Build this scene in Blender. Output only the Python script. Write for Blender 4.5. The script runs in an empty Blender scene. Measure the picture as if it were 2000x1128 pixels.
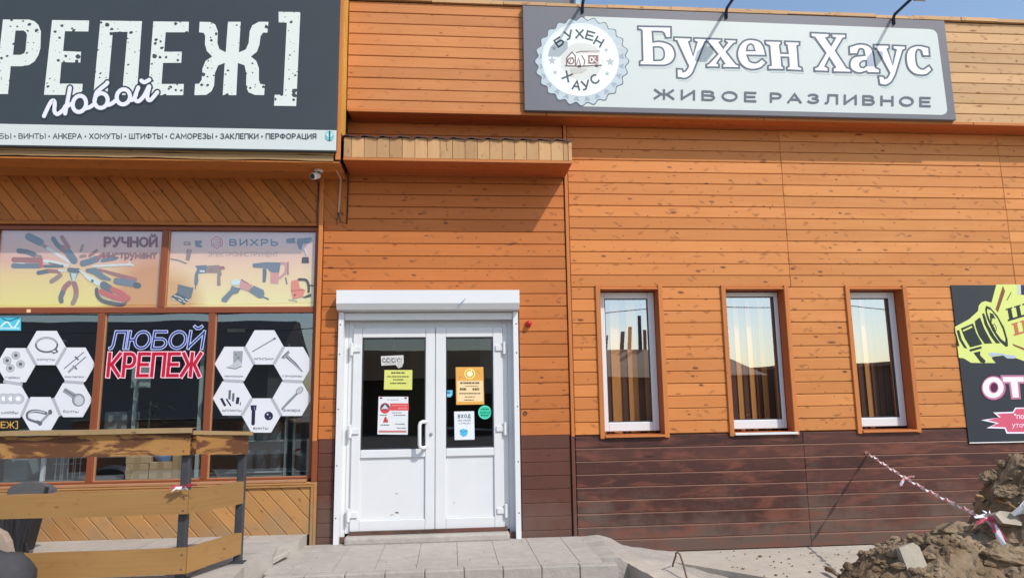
import bpy, math, random
from mathutils import Vector, noise
random.seed(7)
S = bpy.context.scene
COL = S.collection

# ------------------------------------------------------------------ camera
CAM_D, CAM_H = 7.2322, 1.3798
FPX = 1350.0                                   # focal length for a 2000 px wide picture
YA, TI, RO = (math.radians(a) for a in (5.1545, 9.0, -0.8424))
_c, _s = math.cos, math.sin
FWD = Vector((_s(YA)*_c(TI), _c(YA)*_c(TI), _s(TI)))
_r0 = Vector((_c(YA), -_s(YA), 0)); _u0 = _r0.cross(FWD)
RGT = _r0*_c(RO) + _u0*_s(RO); UPV = -_r0*_s(RO) + _u0*_c(RO)
EYE = Vector((0, -CAM_D, CAM_H))
cd = bpy.data.cameras.new('camera'); cam = bpy.data.objects.new('camera', cd); COL.objects.link(cam)
cd.sensor_width = 36; cd.lens = 36*FPX/2000; cd.clip_start = .05; cd.clip_end = 4000
M = cam.matrix_world.copy()
for i, v in enumerate((RGT, UPV, -FWD, EYE)):
    for k in range(3): M[k][i] = v[k]
cam.matrix_world = M
S.camera = cam

# ------------------------------------------------------------------ light
SUN = Vector((.77, -1, 1.28)).normalized()      # towards the sun
w = bpy.data.worlds.new('World'); S.world = w; w.use_nodes = True
nt = w.node_tree; bg = nt.nodes['Background']
sky = nt.nodes.new('ShaderNodeTexSky'); sky.sky_type = 'NISHITA'; sky.sun_disc = False
sky.sun_elevation = math.asin(SUN.z); sky.sun_rotation = math.atan2(SUN.x, SUN.y)
sky.altitude = 200; sky.air_density = 1.2; sky.dust_density = 1.2; sky.ozone_density = 1.2
nt.links.new(sky.outputs[0], bg.inputs[0]); bg.inputs[1].default_value = .15
ld = bpy.data.lights.new('sun', 'SUN'); ld.energy = 2.5; ld.angle = math.radians(.6); ld.color = (1, .955, .88)
sun = bpy.data.objects.new('sun', ld); COL.objects.link(sun); sun.rotation_euler = SUN.to_track_quat('Z', 'Y').to_euler()
sun.location = (6, -10, 12)
S.view_settings.view_transform = 'Standard'; S.view_settings.look = 'None'; S.view_settings.exposure = .38
S.view_settings.gamma = 1

def ray(px, py): return FWD + RGT*((px-1000)/FPX) - UPV*((py-564)/FPX)
def at(px, py, Y):                              # point of the upright plane y = Y seen at a photo pixel
    d = ray(px, py); return EYE + d*((Y+CAM_D)/d.y)
def atz(px, py, Z):
    d = ray(px, py); return EYE + d*((Z-CAM_H)/d.z)

# ------------------------------------------------------------------ materials
def lin(c):
    return tuple((x/12.92 if x <= .04045 else ((x+.055)/1.055)**2.4) for x in (v/255 for v in c))
class N:
    def __init__(s, name):
        s.m = bpy.data.materials.new(name); s.m.use_nodes = True; s.t = s.m.node_tree
        s.b = s.t.nodes['Principled BSDF']; s.out = s.t.nodes['Material Output']
    def n(s, ty, **k):
        x = s.t.nodes.new('ShaderNode'+ty)
        for a, v in k.items(): setattr(x, a, v)
        return x
    def put(s, sock, v):
        if hasattr(v, 'is_output') or isinstance(v, bpy.types.NodeSocket): s.t.links.new(v, sock)
        else: sock.default_value = v
    def ma(s, op, a, b=0.0, c=None, clamp=False):
        x = s.n('Math', operation=op, use_clamp=clamp); s.put(x.inputs[0], a); s.put(x.inputs[1], b)
        if c is not None: s.put(x.inputs[2], c)
        return x.outputs[0]
    def mr(s, v, a, b, c=0.0, d=1.0):
        x = s.n('MapRange', clamp=True); s.put(x.inputs[0], v)
        for i, q in enumerate((a, b, c, d)): s.put(x.inputs[i+1], q)
        return x.outputs[0]
    def mix(s, f, a, b, mode='MIX'):
        x = s.n('Mix', data_type='RGBA', blend_type=mode); s.put(x.inputs[0], f)
        for i, v in ((6, a), (7, b)):
            s.put(x.inputs[i], (*v, 1) if isinstance(v, tuple) and len(v) == 3 else v)
        return x.outputs[2]
    def comb(s, x, y, z):
        q = s.n('CombineXYZ'); s.put(q.inputs[0], x); s.put(q.inputs[1], y); s.put(q.inputs[2], z); return q.outputs[0]
    def noise(s, vec, sc=1.0, det=3.0, rough=.55, dist=0.0):
        x = s.n('TexNoise'); s.put(x.inputs['Vector'], vec); x.inputs['Scale'].default_value = sc
        x.inputs['Detail'].default_value = det; x.inputs['Roughness'].default_value = rough; x.inputs['Distortion'].default_value = dist
        return x.outputs['Fac']
    def vor(s, vec, sc=1.0, dims='2D'):
        x = s.n('TexVoronoi', voronoi_dimensions=dims); s.put(x.inputs['Vector'], vec); x.inputs['Scale'].default_value = sc
        return x.outputs['Distance'], x.outputs['Color']
    def geo(s): return s.n('NewGeometry').outputs['Position']
    def objc(s): return s.n('TexCoord').outputs['Object']
    def sep(s, v): 
        x = s.n('SeparateXYZ'); s.put(x.inputs[0], v); return x.outputs
    def bump(s, h, st=.3, dist=.01):
        x = s.n('Bump'); s.put(x.inputs['Height'], h); x.inputs['Strength'].default_value = st; x.inputs['Distance'].default_value = dist
        s.t.links.new(x.outputs[0], s.b.inputs['Normal'])
    def fin(s, col, rough=.6, spec=.4, metal=0.0):
        s.put(s.b.inputs['Base Color'], (*col, 1) if isinstance(col, tuple) and len(col) == 3 else col)
        s.put(s.b.inputs['Roughness'], rough); s.b.inputs['Specular IOR Level'].default_value = spec
        s.b.inputs['Metallic'].default_value = metal
        return s.m

def wood(name, c1, c2, kn, knots=1.0, var=.25, worn=None, rough=.62, drift=None, pale=None, pale_rng=(.46, .70, 0.0, .55)):
    """Boards: attribute bc holds (metres along, metres across, random per board)."""
    q = N(name); a = q.n('Attribute', attribute_name='bc'); x, y, r = q.sep(a.outputs['Vector'])
    g = q.noise(q.comb(q.ma('MULTIPLY', x, 1.6), q.ma('MULTIPLY', y, 70.0), q.ma('MULTIPLY', r, 60.0)), 1, 3, .6, .6)
    t = q.noise(q.comb(q.ma('MULTIPLY', x, 1.1), q.ma('MULTIPLY', y, 3.0), q.ma('MULTIPLY', r, 91.0)), 1, 2)
    f = q.ma('ADD', q.ma('MULTIPLY', g, .55), q.ma('MULTIPLY', t, .7), clamp=True)
    col = q.mix(q.mr(f, .35, .85), c1, c2)
    if drift:
        px_ = q.sep(q.geo())[0]; col = q.mix(q.ma('MULTIPLY', q.mr(q.ma('ADD', px_, q.ma('MULTIPLY', r, .8)), 1.2, 5.0, 1.0, 0.0), .8), col, drift)
    dens = q.noise(q.comb(q.ma('MULTIPLY', x, .9), q.ma('MULTIPLY', r, 50.0), 0.0), 1, 2)
    yk = q.ma('ADD', y, q.ma('MULTIPLY', r, 77.0))
    # halo streaks beside knots, both slants
    for sg in (1, -1):
        u = q.ma('MULTIPLY', q.ma('ADD', x, q.ma('MULTIPLY', yk, float(sg)*.8)), 3.0)
        v = q.ma('MULTIPLY', q.ma('SUBTRACT', yk, q.ma('MULTIPLY', x, float(sg)*.55)), 8.0)
        d, cc = q.vor(q.comb(u, v, 0.0)); cr = q.sep(cc)[0]
        k = q.ma('MULTIPLY', q.mr(d, .19, .05), q.mr(q.ma('ADD', cr, q.mr(dens, .35, .65, -.18, .12)), .66, .72))
        wob = q.noise(q.comb(q.ma('MULTIPLY', x, 40.0), q.ma('MULTIPLY', y, 60.0), r), 1, 2)
        k = q.ma('MULTIPLY', k, q.mr(wob, .3, .6, .35, .85))
        col = q.mix(q.ma('MULTIPLY', k, .55*min(1.0, knots)), col, kn)
    ksum = 0.0
    for sx_, sy_, rmax, thr, shx in ((3.4, 7.3, .090, .44, .35), (1.5, 5.2, .060, .52, -.3), (8.5, 12.0, .080, .62, .1)):
        d, cc = q.vor(q.comb(q.ma('MULTIPLY', q.ma('ADD', x, q.ma('MULTIPLY', yk, shx)), sx_), q.ma('MULTIPLY', yk, sy_), r)); cr, cg, _ = q.sep(cc)
        d = q.ma('ADD', d, q.ma('MULTIPLY', q.ma('SUBTRACT', g, .5), .16)); tt = q.ma('ADD', cr, q.mr(dens, .35, .65, -.2, .12))
        k = q.ma('MULTIPLY', q.mr(q.ma('SUBTRACT', d, q.mr(cr, thr-.06, 1.0, 0.0, rmax*knots)), .035, -.02), q.mr(tt, thr, thr+.06))
        col = q.mix(q.ma('MULTIPLY', k, q.mr(cg, .2, .9, .45, .95)), col, kn); ksum = k
    val = q.mr(r, 0.0, 1.0, 1-var, 1+var*.55)
    col = q.mix(1.0, col, q.comb(val, val, val), 'MULTIPLY')
    if worn:
        p = q.geo(); n2 = q.noise(p, 2.2, 5, .65)
        xs, _, zs = q.sep(p)
        wv = q.ma('ADD', n2, q.mr(zs, -.2, .55, .30, -.12))
        col = q.mix(q.mr(wv, .47, .72, 0.0, .85), col, worn)
    if pale:
        n3 = q.noise(q.comb(q.ma('MULTIPLY', x, 2.4), q.ma('MULTIPLY', y, 9.0), q.ma('MULTIPLY', r, 40.0)), 1, 5, .6, .5)
        col = q.mix(q.mr(n3, *pale_rng), col, pale)
    h = q.ma('ADD', q.ma('MULTIPLY', g, .6), q.ma('MULTIPLY', k, .3)); q.bump(h, .25, .004)
    return q.fin(col, q.mr(g, 0.2, .8, rough-.1, rough+.12), .35)

def plain(name, c, rough=.55, var=.12, sc=14.0, spec=.4, metal=0.0, bump=0.0, dirt=None):
    q = N(name); p = q.objc(); n = q.noise(p, sc, 4, .6); n2 = q.noise(p, sc*.17, 3, .6)
    f = q.ma('ADD', q.ma('MULTIPLY', n, .5), q.ma('MULTIPLY', n2, .5))
    col = q.mix(q.mr(f, .3, .7), tuple(v*(1-var) for v in c), tuple(min(1, v*(1+var)) for v in c))
    if dirt: col = q.mix(q.mr(q.noise(p, sc*.35, 6, .7), .55, .75, 0.0, .7), col, dirt)
    if bump: q.bump(n, bump, .01)
    return q.fin(col, rough, spec, metal)
def ink(c, rough=.5, var=.05): return plain('print_%d_%d_%d' % c, lin(c), rough, var, 5.0, .3)
_inks = {}
def I(*c):
    if c not in _inks: _inks[c] = ink(c)
    return _inks[c]
def glass(name, refl=.25, tint=(.9, .95, .95)):
    q = N(name); t = q.t
    tr = q.n('BsdfTransparent'); tr.inputs[0].default_value = (*tint, 1)
    gl = q.n('BsdfGlossy'); gl.inputs['Roughness'].default_value = .005; gl.inputs[0].default_value = (.84, .91, 1, 1)
    lw = q.n('LayerWeight'); lw.inputs[0].default_value = .5; fr = q.ma('MULTIPLY', q.ma('POWER', lw.outputs['Facing'], 4.0), .5)
    n = q.noise(q.geo(), 1.3, 1, .4); b = q.n('Bump'); q.put(b.inputs['Height'], n); b.inputs['Strength'].default_value = .05; b.inputs['Distance'].default_value = .03
    t.links.new(b.outputs[0], gl.inputs['Normal'])
    f = q.ma('ADD', fr, refl+.04, clamp=True)
    mx = q.n('MixShader'); q.put(mx.inputs[0], f); t.links.new(tr.outputs[0], mx.inputs[1]); t.links.new(gl.outputs[0], mx.inputs[2])
    t.links.new(mx.outputs[0], q.out.inputs[0]); return q.m
def concrete(name, c, c2, joints=None, bump=.35, sc=9.0):
    q = N(name); p = q.geo(); n = q.noise(p, sc, 6, .65); n2 = q.noise(p, 1.3, 4, .6); n3 = q.noise(p, 90.0, 2, .5)
    col = q.mix(q.mr(q.ma('ADD', q.ma('MULTIPLY', n, .5), q.ma('MULTIPLY', n2, .5)), .36, .66), c, c2)
    col = q.mix(q.mr(n3, .62, .75, 0.0, .35), col, tuple(v*.45 for v in c))
    h = q.ma('ADD', n, q.ma('MULTIPLY', n3, .25))
    q.bump(h, bump, .015); return q.fin(col, .85, .25)
def flecked(name, c, bgc):
    q = N(name); p = q.objc()
    d, cc = q.vor(q.comb(q.sep(p)[0], q.sep(p)[2], 0.0), 17.0); r = q.sep(cc)[0]
    n = q.noise(p, 7.0, 2, .5); w_ = q.noise(p, 45.0, 3, .6)
    thr = q.ma('MULTIPLY', q.mr(n, .40, .68, 0.0, .5), q.mr(r, .35, .95, .15, 1.0))
    d2 = q.ma('ADD', d, q.ma('MULTIPLY', q.ma('SUBTRACT', w_, .5), .5))
    k = q.mr(q.ma('SUBTRACT', d2, thr), .02, -.03)
    return q.fin(q.mix(k, c, bgc), .5, .3)

ORANGE1, ORANGE2, KNOT = (.68, .288, .090), (.57, .210, .056), (.15, .045, .016)
m_wall = wood('stained_pine_boards', ORANGE1, ORANGE2, KNOT, 1.0, .13, drift=(.61, .200, .046))
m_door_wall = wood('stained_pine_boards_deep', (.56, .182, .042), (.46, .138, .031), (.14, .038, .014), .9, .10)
m_fascia = wood('stained_pine_fascia', (.63, .250, .084), (.51, .185, .055), (.22, .065, .02), .6, .10)
m_fascia_old = wood('weathered_pine_fascia', (.62, .38, .19), (.53, .31, .14), (.24, .085, .03), 1.0, .16)
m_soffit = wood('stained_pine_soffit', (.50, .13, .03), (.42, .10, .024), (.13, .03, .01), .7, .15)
m_plinth = wood('brown_stained_boards', (.092, .033, .024), (.060, .022, .017), (.035, .014, .012), .8, .28, worn=(.125, .082, .064), rough=.55, pale=(.19, .062, .040), pale_rng=(.48, .64, 0.0, .7))
m_plinth_door = wood('brown_stained_boards_door', (.135, .048, .032), (.10, .036, .025), (.05, .018, .014), .6, .2, worn=(.125, .075, .058), rough=.55)
m_frieze = wood('varnished_diagonal_boards', (.50, .175, .036), (.40, .13, .026), (.12, .032, .012), .8, .2)
m_panel = wood('honey_diagonal_boards', (.48, .25, .088), (.40, .19, .062), (.16, .06, .02), .7, .2, worn=(.30, .20, .11))
m_yellow = wood('yellow_lacquered_boards', (.74, .43, .075), (.64, .35, .055), (.30, .13, .03), .4, .15)
m_canopy = wood('pale_vertical_boards', (.58, .345, .165), (.49, .27, .115), (.25, .10, .04), .7, .22)
m_raw = wood('rough_sawn_edge', (.46, .29, .13), (.33, .19, .08), (.15, .075, .03), .6, .3)
m_trim = wood('orange_trim', (.60, .215, .060), (.50, .165, .042), (.22, .06, .02), .35, .1)
m_rail = wood('barrier_boards', (.36, .200, .070), (.27, .142, .046), (.15, .07, .022), .5, .2)
m_rail_bark = wood('barrier_board_with_bark', (.42, .225, .070), (.33, .155, .045), (.12, .05, .02), .5, .1, pale=(.095, .032, .016), pale_rng=(.47, .53, 0.0, .9))
m_backing = plain('groove_backing', (.055, .016, .006), .8, .2)
m_sunlit_edge = plain('painted_sunlit_edge', (.29, .15, .105), .8, .35, 1.2)  # pale colour standing in for sun on the plinth boards' top edges
m_backing_dark = plain('brown_groove', (.03, .012, .01), .8)
m_brownframe = plain('brown_window_profile', (.235, .062, .024), .4, .08, 3.0)
m_bead = plain('light_wood_bead', (.42, .20, .10), .5)
m_white = plain('white_pvc', (.72, .725, .735), .32, .03, 2.0, .5)
m_white_dirty = plain('white_pvc_dusty', (.70, .70, .70), .4, .05, 4.0, .5, dirt=(.52, .49, .45))
m_white_used = plain('white_pvc_used', (.70, .705, .71), .38, .05, 2.6, .5, dirt=(.60, .585, .555))
m_glass = glass('window_glass', .40, (1, 1, 1))
m_glass_shop = glass('shop_glass', .17, (.85, .9, .9))
m_glass_door = glass('door_glass', .055, (.7, .74, .74))
m_dark = plain('dark_room', (.035, .032, .03), .9)
m_room_wood = plain('brown_room_wall', (.10, .05, .025), .9, .3, 2.0)
m_steel = plain('dark_painted_steel', (.045, .047, .055), .5, .25, 8.0, .5, dirt=(.13, .115, .10))
m_sign_dark = plain('slate_sign_face', (.037, .047, .053), .42, .06, 3.0, .45)
m_sign_grey = plain('grey_sign_frame', (.150, .150, .172), .45, .04, 3.0, .4)
m_sign_white = plain('white_sign_face', (.60, .645, .625), .4, .02, 2.0, .4)
m_navy = plain('navy_lamp_metal', (.018, .022, .06), .35, .1, 6.0, .5)
m_metal = plain('galvanised_metal', (.40, .42, .43), .35, .1, 9.0, .5, .6)
m_roofmetal = plain('brown_metal_tile', (.07, .022, .016), .4, .2, 6.0, .5)
m_greyroof = plain('grey_metal_cladding', (.17, .16, .165), .5, .1, 2.0)
m_paving = concrete('paving_concrete', (.36, .325, .285), (.47, .43, .38))
m_kerb = concrete('kerb_concrete', (.34, .31, .27), (.46, .42, .37), bump=.6, sc=14.0)
m_apron = concrete('apron_concrete', (.43, .38, .315), (.53, .475, .40), bump=.3)
m_joint = plain('joint_sand', (.20, .175, .15), .95, .25, 30.0)
m_ground = concrete('dusty_ground', (.22, .185, .15), (.32, .27, .22), bump=.8, sc=4.0)

# ------------------------------------------------------------------ mesh builder
class MB:
    def __init__(s): s.v, s.f, s.m, s.b = [], [], [], []
    def vv(s, p, bc=None):
        s.v.append(tuple(p)); s.b.append(bc or (p[0], p[2], .5)); return len(s.v)-1
    def face(s, pts, mi=0, bcs=None):
        i = [s.vv(p, bcs[k] if bcs else None) for k, p in enumerate(pts)]
        s.f.append(i); s.m.append(mi)
    def box(s, x0, x1, y0, y1, z0, z1, mi=0, ax=0, rnd=None, only=None):
        r = random.random() if rnd is None else rnd
        if x0 > x1: x0, x1 = x1, x0
        if y0 > y1: y0, y1 = y1, y0
        if z0 > z1: z0, z1 = z1, z0
        P = [(x, y, z) for x in (x0, x1) for y in (y0, y1) for z in (z0, z1)]
        o = r*13
        def bc(p):
            if ax == 0: return (p[0]+o, p[2]+p[1]-(z0+z1)/2, r)
            if ax == 2: return (p[2]+o, p[0]+p[1]-(x0+x1)/2, r)
            return (p[1]+o, p[0]+p[2]-(x0+x1)/2-(z0+z1)/2, r)
        b = len(s.v)
        for p in P: s.vv(p, bc(p))
        F = {'-x': (0, 1, 3, 2), '+x': (4, 6, 7, 5), '-y': (0, 4, 5, 1), '+y': (2, 3, 7, 6), '-z': (0, 2, 6, 4), '+z': (1, 5, 7, 3)}
        for k, f in F.items():
            if only and k not in only: continue
            s.f.append([b+i for i in f]); s.m.append(mi)
    def hexa(s, P, mi=0, ax=None, rnd=None):
        """box from 8 points: bottom loop of 4 then top loop of 4; ax = direction of the grain"""
        r = random.random() if rnd is None else rnd
        P = [Vector(p) for p in P]; ax = (Vector(ax) if ax else P[1]-P[0]).normalized()
        c = sum(P, Vector())/8; o = r*13
        oth = ax.cross(Vector((0, 1, 0)));  oth = oth.normalized() if oth.length > .1 else Vector((0, 0, 1))
        b = len(s.v)
        for p in P:
            d = p-c; s.vv(p, (d.dot(ax)+o, d.dot(oth)+(d-ax*d.dot(ax)-oth*d.dot(oth)).length*.3, r))
        for f in ((0, 3, 2, 1), (4, 5, 6, 7), (0, 1, 5, 4), (1, 2, 6, 5), (2, 3, 7, 6), (3, 0, 4, 7)):
            s.f.append([b+i for i in f]); s.m.append(mi)
    def bar(s, a, b, wx, wy, mi=0, upv=(0, 0, 1), rnd=None):
        a, b = Vector(a), Vector(b); d = (b-a).normalized(); u = Vector(upv); u = (u-d*u.dot(d)).normalized(); n = d.cross(u)
        P = []
        for e in (a, b):
            P += [e+u*wx/2+n*wy/2, e-u*wx/2+n*wy/2, e-u*wx/2-n*wy/2, e+u*wx/2-n*wy/2]
        s.hexa(P, mi, d, rnd)
    def tube(s, path, r, n=8, mi=0, caps=True):
        path = [Vector(p) for p in path]; R = r if isinstance(r, (list, tuple)) else [r]*len(path)
        b = len(s.v); u = None
        for i, p in enumerate(path):
            d = (path[min(i+1, len(path)-1)]-path[max(i-1, 0)]).normalized()
            if u is None:
                u = d.cross(Vector((0, 0, 1)));  u = d.cross(Vector((1, 0, 0))) if u.length < .1 else u
            u = (u-d*u.dot(d)).normalized(); v = d.cross(u)
            for k in range(n):
                a = 2*math.pi*k/n; q = p+(u*math.cos(a)+v*math.sin(a))*R[i]; s.vv(q, (i*.1, k/n*.1, .5))
        for i in range(len(path)-1):
            for k in range(n):
                a0 = b+i*n+k; a1 = b+i*n+(k+1) % n; s.f.append([a0, a1, a1+n, a0+n]); s.m.append(mi)
        if caps:
            s.f.append([b+k for k in range(n)][::-1]); s.m.append(mi)
            s.f.append([b+(len(path)-1)*n+k for k in range(n)]); s.m.append(mi)
    def lathe(s, c, prof, n=20, mi=0, axis='y'):
        c = Vector(c); b = len(s.v)
        for (h, r) in prof:
            for k in range(n):
                a = 2*math.pi*k/n; ca, sa = math.cos(a)*r, math.sin(a)*r
                p = (ca, h, sa) if axis == 'y' else (ca, sa, h) if axis == 'z' else (h, ca, sa)
                s.vv(c+Vector(p))
        for i in range(len(prof)-1):
            for k in range(n):
                a0 = b+i*n+k; a1 = b+i*n+(k+1) % n; s.f.append([a0, a1, a1+n, a0+n]); s.m.append(mi)
        s.f.append([b+k for k in range(n)]); s.m.append(mi); s.f.append([b+(len(prof)-1)*n+k for k in range(n)]); s.m.append(mi)
    def build(s, name, mats, parent=None, bevel=0, smooth=False, seg=1):
        me = bpy.data.meshes.new(name); o0 = Vector((0, 0, 0))
        me.from_pydata(s.v, [], s.f)
        for x in (mats if isinstance(mats, (list, tuple)) else [mats]): me.materials.append(x)
        me.polygons.foreach_set('material_index', s.m)
        at_ = me.attributes.new('bc', 'FLOAT_VECTOR', 'POINT'); at_.data.foreach_set('vector', [c for b in s.b for c in b])
        me.validate(); 
        if smooth: me.polygons.foreach_set('use_smooth', [True]*len(me.polygons))
        me.update()
        ob = bpy.data.objects.new(name, me); COL.objects.link(ob)
        if parent is not None:
            ob.parent = parent; ob.matrix_parent_inverse = parent.matrix_world.inverted() if False else ob.matrix_parent_inverse
            loc = Vector(); p = parent
            while p is not None: loc += Vector(p.location); p = p.parent
            ob.location = -loc
        if bevel:
            b = ob.modifiers.new('edge', 'BEVEL'); b.width = bevel; b.segments = seg; b.limit_method = 'ANGLE'; b.angle_limit = math.radians(40)
        return ob
def tag(o, label, cat, group=None, kind=None):
    if label: o['label'] = label
    if cat: o['category'] = cat
    if group: o['group'] = group
    if kind: o['kind'] = kind
    return o
def thing(name, label, cat, loc=(0, 0, 0), group=None):
    o = bpy.data.objects.new(name, None); o.empty_display_size = .1; COL.objects.link(o); o.location = loc
    return tag(o, label, cat, group)
def struct(o): o['kind'] = 'structure'; return o

# ------------------------------------------------------------------ board cladding
def clip(poly, a, b, c):
    """keep the part of poly where a*x + b*y <= c"""
    out = []
    for i, p in enumerate(poly):
        q = poly[(i+1) % len(poly)]; dp = a*p[0]+b*p[1]-c; dq = a*q[0]+b*q[1]-c
        if dp <= 0: out.append(p)
        if (dp < 0 < dq) or (dq < 0 < dp):
            t = dp/(dp-dq); out.append((p[0]+(q[0]-p[0])*t, p[1]+(q[1]-p[1])*t))
    return out
def inset(poly, d):
    n = len(poly); out = []
    A = sum(poly[i][0]*poly[(i+1) % n][1]-poly[(i+1) % n][0]*poly[i][1] for i in range(n))
    sg = 1 if A > 0 else -1
    for i in range(n):
        p0, p1, p2 = poly[i-1], poly[i], poly[(i+1) % n]
        e1 = Vector((p1[0]-p0[0], p1[1]-p0[1])); e2 = Vector((p2[0]-p1[0], p2[1]-p1[1]))
        if e1.length < 1e-7 or e2.length < 1e-7: out.append(p1); continue
        e1.normalize(); e2.normalize()
        n1 = Vector((-e1.y, e1.x))*sg; n2 = Vector((-e2.y, e2.x))*sg; b = n1+n2
        k = d/max(.25, 1+n1.dot(n2)); out.append((p1[0]+b.x*k, p1[1]+b.y*k))
    return out
def board(mb, poly, o, ux, uz, un, mi=0, th=.014, ch=.005, dirv=(1, 0), rnd=None, cen=(0, 0)):
    """one board: 2D outline in the frame (o, ux, uz), proud by th along un, chamfered"""
    if len(poly) < 3: return
    A = abs(sum(poly[i][0]*poly[(i+1) % len(poly)][1]-poly[(i+1) % len(poly)][0]*poly[i][1] for i in range(len(poly))))/2
    if A < 2e-4: return
    r = random.random() if rnd is None else rnd; off = r*13
    P = lambda p, h: o+ux*p[0]+uz*p[1]+un*h
    B = lambda p: ((p[0]*dirv[0]+p[1]*dirv[1])+off, (-(p[0]-cen[0])*dirv[1]+(p[1]-cen[1])*dirv[0]), r)
    q = inset(poly, ch); n = len(poly)
    mb.face([P(p, th) for p in q], mi, [B(p) for p in q])
    for i in range(n):
        j = (i+1) % n
        mb.face([P(poly[i], th-ch), P(poly[j], th-ch), P(q[j], th), P(q[i], th)], mi, [B(poly[i]), B(poly[j]), B(q[j]), B(q[i])])
        mb.face([P(poly[i], 0), P(poly[j], 0), P(poly[j], th-ch), P(poly[i], th-ch)], mi, [B(poly[i]), B(poly[j]), B(poly[j]), B(poly[i])])
X_, Z_, NY = Vector((1, 0, 0)), Vector((0, 0, 1)), Vector((0, -1, 0))
def clad_h(mb, x0, x1, z0, pitch, n, Y=0, holes=(), seams=(), gap=.0055, mi=0, slope=0.0, zmin=None, zmax=None, jitter=.0006):
    """horizontal boards; row i covers z0+i*pitch .. ; slope tilts the far end"""
    o = Vector((0, Y, 0))
    for i in range(n):
        a, b = z0+i*pitch, z0+(i+1)*pitch
        if zmin is not None and b <= zmin+.004: continue
        if zmax is not None and a >= zmax-.004: continue
        a_, b_ = max(a, zmin) if zmin is not None else a, min(b, zmax) if zmax is not None else b
        iv = [(x0, x1)]
        for (hx0, hx1, hz0, hz1) in holes:
            if min(b, hz1)-max(a, hz0) > pitch*.5:
                iv = [p for q0, q1 in iv for p in ((q0, min(q1, hx0)), (max(q0, hx1), q1)) if p[1]-p[0] > .01]
        for (q0, q1) in iv:
            cuts = sorted({q0, q1} | {c+random.uniform(-.001, .001) for c in seams if q0+.05 < c < q1-.05})
            for c0, c1 in zip(cuts, cuts[1:]):
                j = random.uniform(-jitter, jitter)
                board(mb, [(c0+.0008, a_+gap/2+j), (c1-.0008, a_+gap/2+j), (c1-.0008, b_-gap/2+j), (c0+.0008, b_-gap/2+j)],
                      o, X_, Z_, NY, mi, th=.014+random.uniform(-.0015, .0015), cen=(0, (a+b)/2))
def clad_d(mb, x0, x1, z0, z1, Y, pitch, ang, mi=0, o=None, ux=X_, un=NY, gap=.004):
    """diagonal boards clipped to a rectangle; ang = slant of the joint lines"""
    o = Vector((0, Y, 0)) if o is None else o
    dx, dz = math.cos(ang), math.sin(ang); nx, nz = -dz, dx
    cs = [nx*x+nz*z for x in (x0, x1) for z in (z0, z1)]; k = math.floor(min(cs)/pitch)
    while k*pitch < max(cs):
        p = [(x0, z0), (x1, z0), (x1, z1), (x0, z1)]
        p = clip(p, nx, nz, (k+1)*pitch-gap/2); p = clip(p, -nx, -nz, -(k*pitch+gap/2)) if len(p) > 2 else p
        c = (k+.5)*pitch
        board(mb, p, o, ux, Z_, un, mi, th=.014+random.uniform(-.001, .001), dirv=(dx, dz), cen=(nx*c, nz*c)); k += 1

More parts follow.
